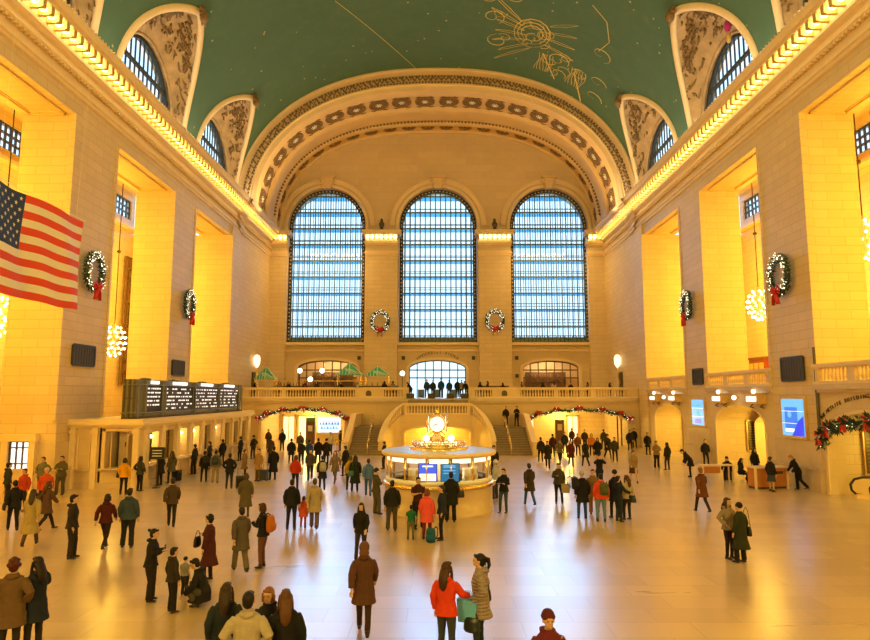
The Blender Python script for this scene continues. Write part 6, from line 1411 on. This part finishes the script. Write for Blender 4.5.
def garland(label, P, uc, r_u, v0, r_v, a0, a1, nsw, sag, thick=.13, bow=.8, drop=.0):
    path = []; bows = []
    for k in range(nsw):
        for j in range(9):
            f = j/8; a = R(a0+(a1-a0)*(k+f)/nsw); u, v = uc+r_u*cos(a), v0+r_v*sin(a); path.append(Vector(P(u, v-sag*sin(pi*f), -.3)))
    for k in range(nsw+1): a = R(a0+(a1-a0)*k/nsw); bows.append(Vector(P(uc+r_u*cos(a), v0+r_v*sin(a), -.42)))
    c = sum(path, Vector())/len(path); th = thing('garland', label, 'garland', c)
    if drop:
        path = [path[0]-Vector((0, 0, drop)), path[0]-Vector((0, 0, drop*.5))]+path+[path[-1]-Vector((0, 0, drop))]
    path = [p-c for p in path]
    m = MB(); m.tube(path, thick*.7, 6); sprigs(m, path, thick, 110*nsw, thick*1.5, (0, 0, 0, 0, 1)); m.build('greenery', [M['leaf'], M['leafl']], th)
    m = MB()
    for k in range(16*nsw): q = rw.choice(path); m.ball(q+Vector((rw.uniform(-.15, .15), rw.uniform(-.15, .05), rw.uniform(-.15, .15))), .028, 4, 3)
    m.build('fairy_lights', M['fairy'], th, kind='stuff')
    side = Vector(P(0, 0, -1))-Vector(P(0, 0, 0)); rz = math.atan2(side.x, -side.y)
    for b in bows: o = bow_mesh(bow).build('bow', M['red'], th, True, loc=b-c); o.rotation_euler = (0, 0, rz)
garland('bow-decked garland over the arched shop passage left of the left stairs', PB, -12.1, 4.1, 2.35, 1.15, 168, 12, 6, .22)
garland('bow-decked garland over the arched passage right of the right stairs', PB, 12.8, 4.7, 2.35, 1.15, 168, 12, 6, .25)
garland('thick green garland with red bows over the nearest right arch', PR, 26.95, 3.6, 2.55, 1.02, 10, 168, 6, .2, .19, .8, .5)

# ================================================================== CHANDELIERS
bm_ = MB().ball((0, 0, 0), .085, 8, 6).mesh('bulb', plain('chandelier_bulb', (1, .9, .7), .4, emit=(1, .84, .5), estr=5), True)
def chandelier(loc, lab, first=None, top=20.8):
    th = thing('chandelier', lab, 'chandelier', loc, 0, 'globe-lit chandeliers in the side aisles')
    m = MB(); lv = ((.42, 1.05), (.68, .72), (.8, .32), (.82, -.1), (.74, -.5), (.5, -.85), (.2, -1.05))
    for r, z in lv: m.tube([(r*.8*cos(a), r*.8*sin(a), z) for a in [2*pi*i/20 for i in range(21)]], .03, 5)
    m.lathe([(.05, -1.2), (.14, -1.0), (.06, -.6), (.16, 0), (.06, .7), (.12, 1.1), (.04, 1.4)], n=8); m.build('brass_frame', M['gilt'], th, True)
    L_ = top-loc[2]; m = MB().tube([(0, 0, 1.3), (0, 0, L_)], .035, 5); m.ball((0, 0, L_*.5), (.16, .16, .12), 8, 6); m.box(-.5, .5, -.06, .06, L_*.97, L_); m.build('suspension_rod', M['bronze'], th)
    for r, z in lv:
        n = max(3, int(r*14))
        for k in range(n): a = 2*pi*(k+.5*(z > 0))/n; put(bm_, th, (r*cos(a), r*sin(a), z))
chandelier((-24, 47.3, 8.55), 'glowing chandelier in the left aisle behind the departure board', top=22.2)
chandelier((24, 47.3, 11.25), 'glowing chandelier hanging between the two right piers with wreaths', top=22.2)
chandelier((-24.4, 35.2, 8.9), 'chandelier at the left edge of the view below the flag', top=22.2)
chandelier((23.75, 34.9, 13.15), 'chandelier at the right edge of the view above the nearest gallery', top=22.2)
for s, y0_, y1_, z0_, z1_, lab in ((-1, 54.0, 55.4, 5.5, 16.6, 'tall dark bronze lattice window frame on the left aisle wall behind the chandelier'),):
    t = thing('lattice_frame', lab, 'window frame', (s*26.75, 54.7, z0_)); m = MB()
    for y in (-.6, 0, .6): m.box(-.1, .1, y-.09, y+.09, 0, 11)
    for k in range(12): m.box(-.1, .1, -.6, .6, k*.99, k*.99+.14)
    m.build('lattice', M['wood'], t)
th = thing('bar_cabinet', 'dark red wooden cabinet with a bronze figure on the right gallery under the chandelier', 'cabinet', (25.6, 50.2, 5.1)); MB().box(-.6, .6, -1.2, 1.2, 0, 2.3).build('body', plain('red_wood', (.30, .05, .02), .4), th); MB().box(-.7, .7, -1.3, 1.3, 2.3, 2.45).build('top', M['wood'], th)
for y in (-.8, 0, .8): MB().box(-.66, -.6, y-.3, y+.3, .4, 2.0).build('door_panel', M['gilt'], th)

M['shoplight'] = plain('warm_shop_light', (.8, .7, .5), .4, emit=(1, .86, .55), estr=.75)
# ================================================================== SHOPS BEHIND THE ARCHES
th = thing('glass_display_case', 'bright white shop display at the right end of the left passage', 'display case', (-10.6, 62.8, 0)); MB().box(-1.1, 1.1, 0, 1.0, 0, 1.0).build('counter', M['rim'], th); MB().box(-1.1, 1.1, .9, 1.0, 1.0, 2.5).build('lit_back', plain('lit_shop_back', (.5, .55, .6), .4, emit=(.85, .93, 1), estr=.7), th)
m = MB()
for z in (1.35, 1.75, 2.1): m.box(-1.05, 1.05, .3, .9, z, z+.03)
m.build('shelf', M['scr_cyan'], th)
for k in range(14): MB().lathe([(.06, 0), (.08, .1), (.03, .2), (0, .24)], n=6).build('vase', [M['white'], M['red'], M['glassblue'], M['gilt']][k % 4], th, loc=(-.95+.145*k, .5, (1.38, 1.78)[k % 2]))
th = thing('kiosk_sign', 'dark free-standing map kiosk with green top in the left passage', 'kiosk', (-12.1, 61.8, 0)); MB().box(-.42, .42, 0, .3, 0, 2.15).build('body', M['wood'], th); MB().box(-.22, .22, -.02, 0, 1.2, 1.75).build('poster', M['white'], th); MB().box(-.42, .42, -.02, .3, 2.15, 2.5).build('header', plain('green_header', (.12, .25, .05), .5), th)
th = thing('kiosk_sign', 'dark free-standing map kiosk in the passage right of the right stairs', 'kiosk', (11.7, 61.8, 0)); MB().box(-.42, .42, 0, .3, 0, 2.3).build('body', M['wood'], th); MB().box(-.22, .22, -.02, 0, 1.3, 1.9).build('poster', M['rim'], th)
for (x, lab, w_) in ((-15.55, 'lit shop doorway at the left end of the left passage', .55), (-13.7, 'lit shop doorway left of the map kiosk', .8), (14.2, 'lit doorway with white light in the right passage', .5), (9.6, 'lit doorway at the left end of the right passage', .5)):
    th = thing('shop_doorway', lab, 'doorway', (x, 68.0, 0)); MB().box(-w_, w_, -.04, .04, 0, 2.4).build('lit_glass', M['shoplight'], th); MB().box(-w_-.15, -w_, -.12, .05, 0, 2.6).box(w_, w_+.15, -.12, .05, 0, 2.6).box(-w_-.15, w_+.15, -.12, .05, 2.4, 2.6).box(-.04, .04, -.08, .05, 0, 2.4).build('door_frame', M['gilt'], th)
for x, y, lab in ((-8.3, 53.0, 'left brass barrier frame before the left stairs'), (-7.7, 52.0, 'right brass barrier frame before the left stairs'), (8.3, 52.5, 'brass barrier frame at the foot of the right stairs')):
    th = thing('brass_barrier', lab, 'barrier', (x, y, 0)); MB().tube([(-.3, 0, .02), (-.3, 0, 1.0), (.3, 0, 1.0), (.3, 0, .02)], .04, 6).build('frame', M['brass'], th, True); MB().box(-.35, .35, -.12, .12, 0, .03).build('foot', M['brass'], th)
for x, lab in ((16.75, 'left of the two thin dark posts in the right passage'), (17.1, 'dark post at the right side of the right passage')):
    tag(MB().tube([(x, 60.2, 0), (x, 60.2, 3.0)], .07, 6).build('post', M['bronze']), lab, 'post')
# bars, canopies and lamps on the far balcony
M['teal'] = plain('teal_canopy_lattice', (.05, .38, .33), .5); M['tealw'] = plain('pale_canopy_lattice', (.6, .75, .65), .5)
def canopy(loc, w_, h_, lab, poles=True):
    th = thing('pyramid_canopy', lab, 'canopy', loc); z0_ = 1.75
    m = MB(); c4 = [(-w_, -w_*.5, z0_), (w_, -w_*.5, z0_), (w_, w_*.5, z0_), (-w_, w_*.5, z0_)]; ap = (0, 0, z0_+h_); m.add(c4+[ap], [(0, 1, 4), (1, 2, 4), (2, 3, 4), (3, 0, 4), (3, 2, 1, 0)]); m.build('canopy_cloth', M['teal'], th)
    m = MB()
    for i in range(4):
        a, b = Vector(c4[i]), Vector(c4[(i+1) % 4])
        for k in range(9):
            f = k/8; m.tube([a.lerp(b, f), (a.lerp(b, max(0, f-.5))*.5+Vector(ap)*.5) if f > .5 else Vector(ap)*(f*2)*.98+a*(1-f*2)*1.0 if f < .5 else Vector(ap)], .035, 4)
    m.build('lattice', M['tealw'], th)
    for x in (-w_*.9, w_*.9):
        for y in (-w_*.4, w_*.4): MB().tube([(x, y, 0), (x, y, z0_)], .04, 6).build('pole', M['brass'], th)
canopy((-16.15, 60.6, ZB), 1.0, 1.2, 'low teal lattice pyramid canopy at the left end of the far balcony'); canopy((-8.5, 62.5, ZB+.5), 1.25, 1.15, 'teal lattice pyramid canopy right of the left lower window'); canopy((-5.75, 62.0, ZB+.35), 1.25, .95, 'teal lattice pyramid canopy in front of the left far pilaster')
for x, w_, lab in ((-11.6, 3.9, 'long dark bar counter on the balcony in front of the left lower window'), (-5.6, 1.9, 'short dark bar counter under the canopy by the left pilaster'), (5.6, 1.2, 'dark bar counter on the balcony right of the centre opening')):
    th = thing('bar_counter', lab, 'bar', (x, 61.2, ZB)); MB().box(-w_, w_, 0, .7, 0, 1.1).build('body', M['wood'], th); MB().box(-w_-.05, w_+.05, -.08, .75, 1.1, 1.16).build('countertop', M['bronze'], th)
    if x < 0: MB().box(-w_, w_, .6, .7, 1.6, 1.66).build('glass_rack', M['gilt'], th)
rt = random.Random(4)
gme = MB().lathe([(.045, 0), (.045, .2), (.02, .27), (.02, .34), (0, .34)], n=6)
bt2 = gme.mesh('bottle', M['bottle'], True)
for i in range(26):
    o = bpy.data.objects.new('bottle', bt2); COL.objects.link(o); o.location = (-15.2+i*.29 if i < 22 else -7.2+(i-21)*.5, 61.5, ZB+1.16); tag(o, 'bottle standing on a dark bar counter of the far balcony', 'bottle', 'bottles on the balcony bars')
for x, z, lab in ((-12.9, 2.55, 'white globe lamp on the balcony, leftmost, before the left lower window'), (-10.8, 2.55, 'white globe lamp on the balcony near the middle of the left lower window'), (-3.25, 2.3, 'white globe lamp at the left side of the balcony centre opening'), (-11.9, 1.75, 'lower globe lamp between the two balcony lamps before the left lower window')):
    th = thing('globe_lamp', lab, 'lamp', (x, 60.3, ZB)); MB().tube([(0, 0, 0), (0, 0, z-.15)], .045, 6).build('post', M['bronze'], th); MB().lathe([(.2, 0), (.2, .08), (.06, .15)], n=8).build('lamp_base', M['bronze'], th); MB().ball((0, 0, z), .24, 10, 8).build('globe', M['globe'], th, True)
for x, lab in ((-2.4, 'left of the row'), (-.5, 'in the middle of the row'), (1.2, 'right of the middle'), (2.5, 'right end of the row')):
    th = thing('equipment_case', 'dark equipment case atop the central stair, '+lab, 'case', (x, 57.9, ZB-.02*0)); MB().box(-.35, .35, 0, .5, 0, .42).build('body', M['black'], th); MB().tube([(-.12, .25, .42), (-.12, .25, .5), (.12, .25, .5), (.12, .25, .42)], .02, 5).build('handle', M['darkgrey'], th)
t = thing('decoration_cluster', 'small pink and yellow hanging ornament high in the nearer right lunette window', 'ornament', (18.55, 38.4, 28.0)); MB().ball((0, 0, 0), (.2, .3, .45), 8, 6).build('pink_cluster', plain('magenta', (.5, .03, .25), .6), t, True); MB().ball((-.05, -.15, -.85), (.15, .2, .4), 8, 6).build('yellow_cluster', M['gilt'], t, True); MB().tube([(0, 0, .4), (.1, 0, 1.2)], .02, 4).build('cord', M['iron'], t)

th = thing('notice_stand', 'black notice board on a stand beside the ticket office corner', 'sign', (-14.0, 32.6, 0)); MB().lathe([(.2, 0), (.2, .03), (.03, .05), (.03, 1.45)], n=10).build('stand', M['bronze'], th); MB().box(-.36, .36, -.03, .03, 1.4, 2.0).build('board', M['black'], th)
for z in (1.55, 1.68, 1.82): MB().box(-.26, .22, -.04, -.03, z, z+.035).build('text_line', M['white'], th)

# ================================================================== PLACE THE PEOPLE AND WHAT THEY CARRY
for a in PEOPLE: person(*a)
for k, pr, off, rr, c, l in BAGS: bag(k, attach(*pr, off), pr[3]+rr, c, l)
bpy.data.scenes.remove(TMP)
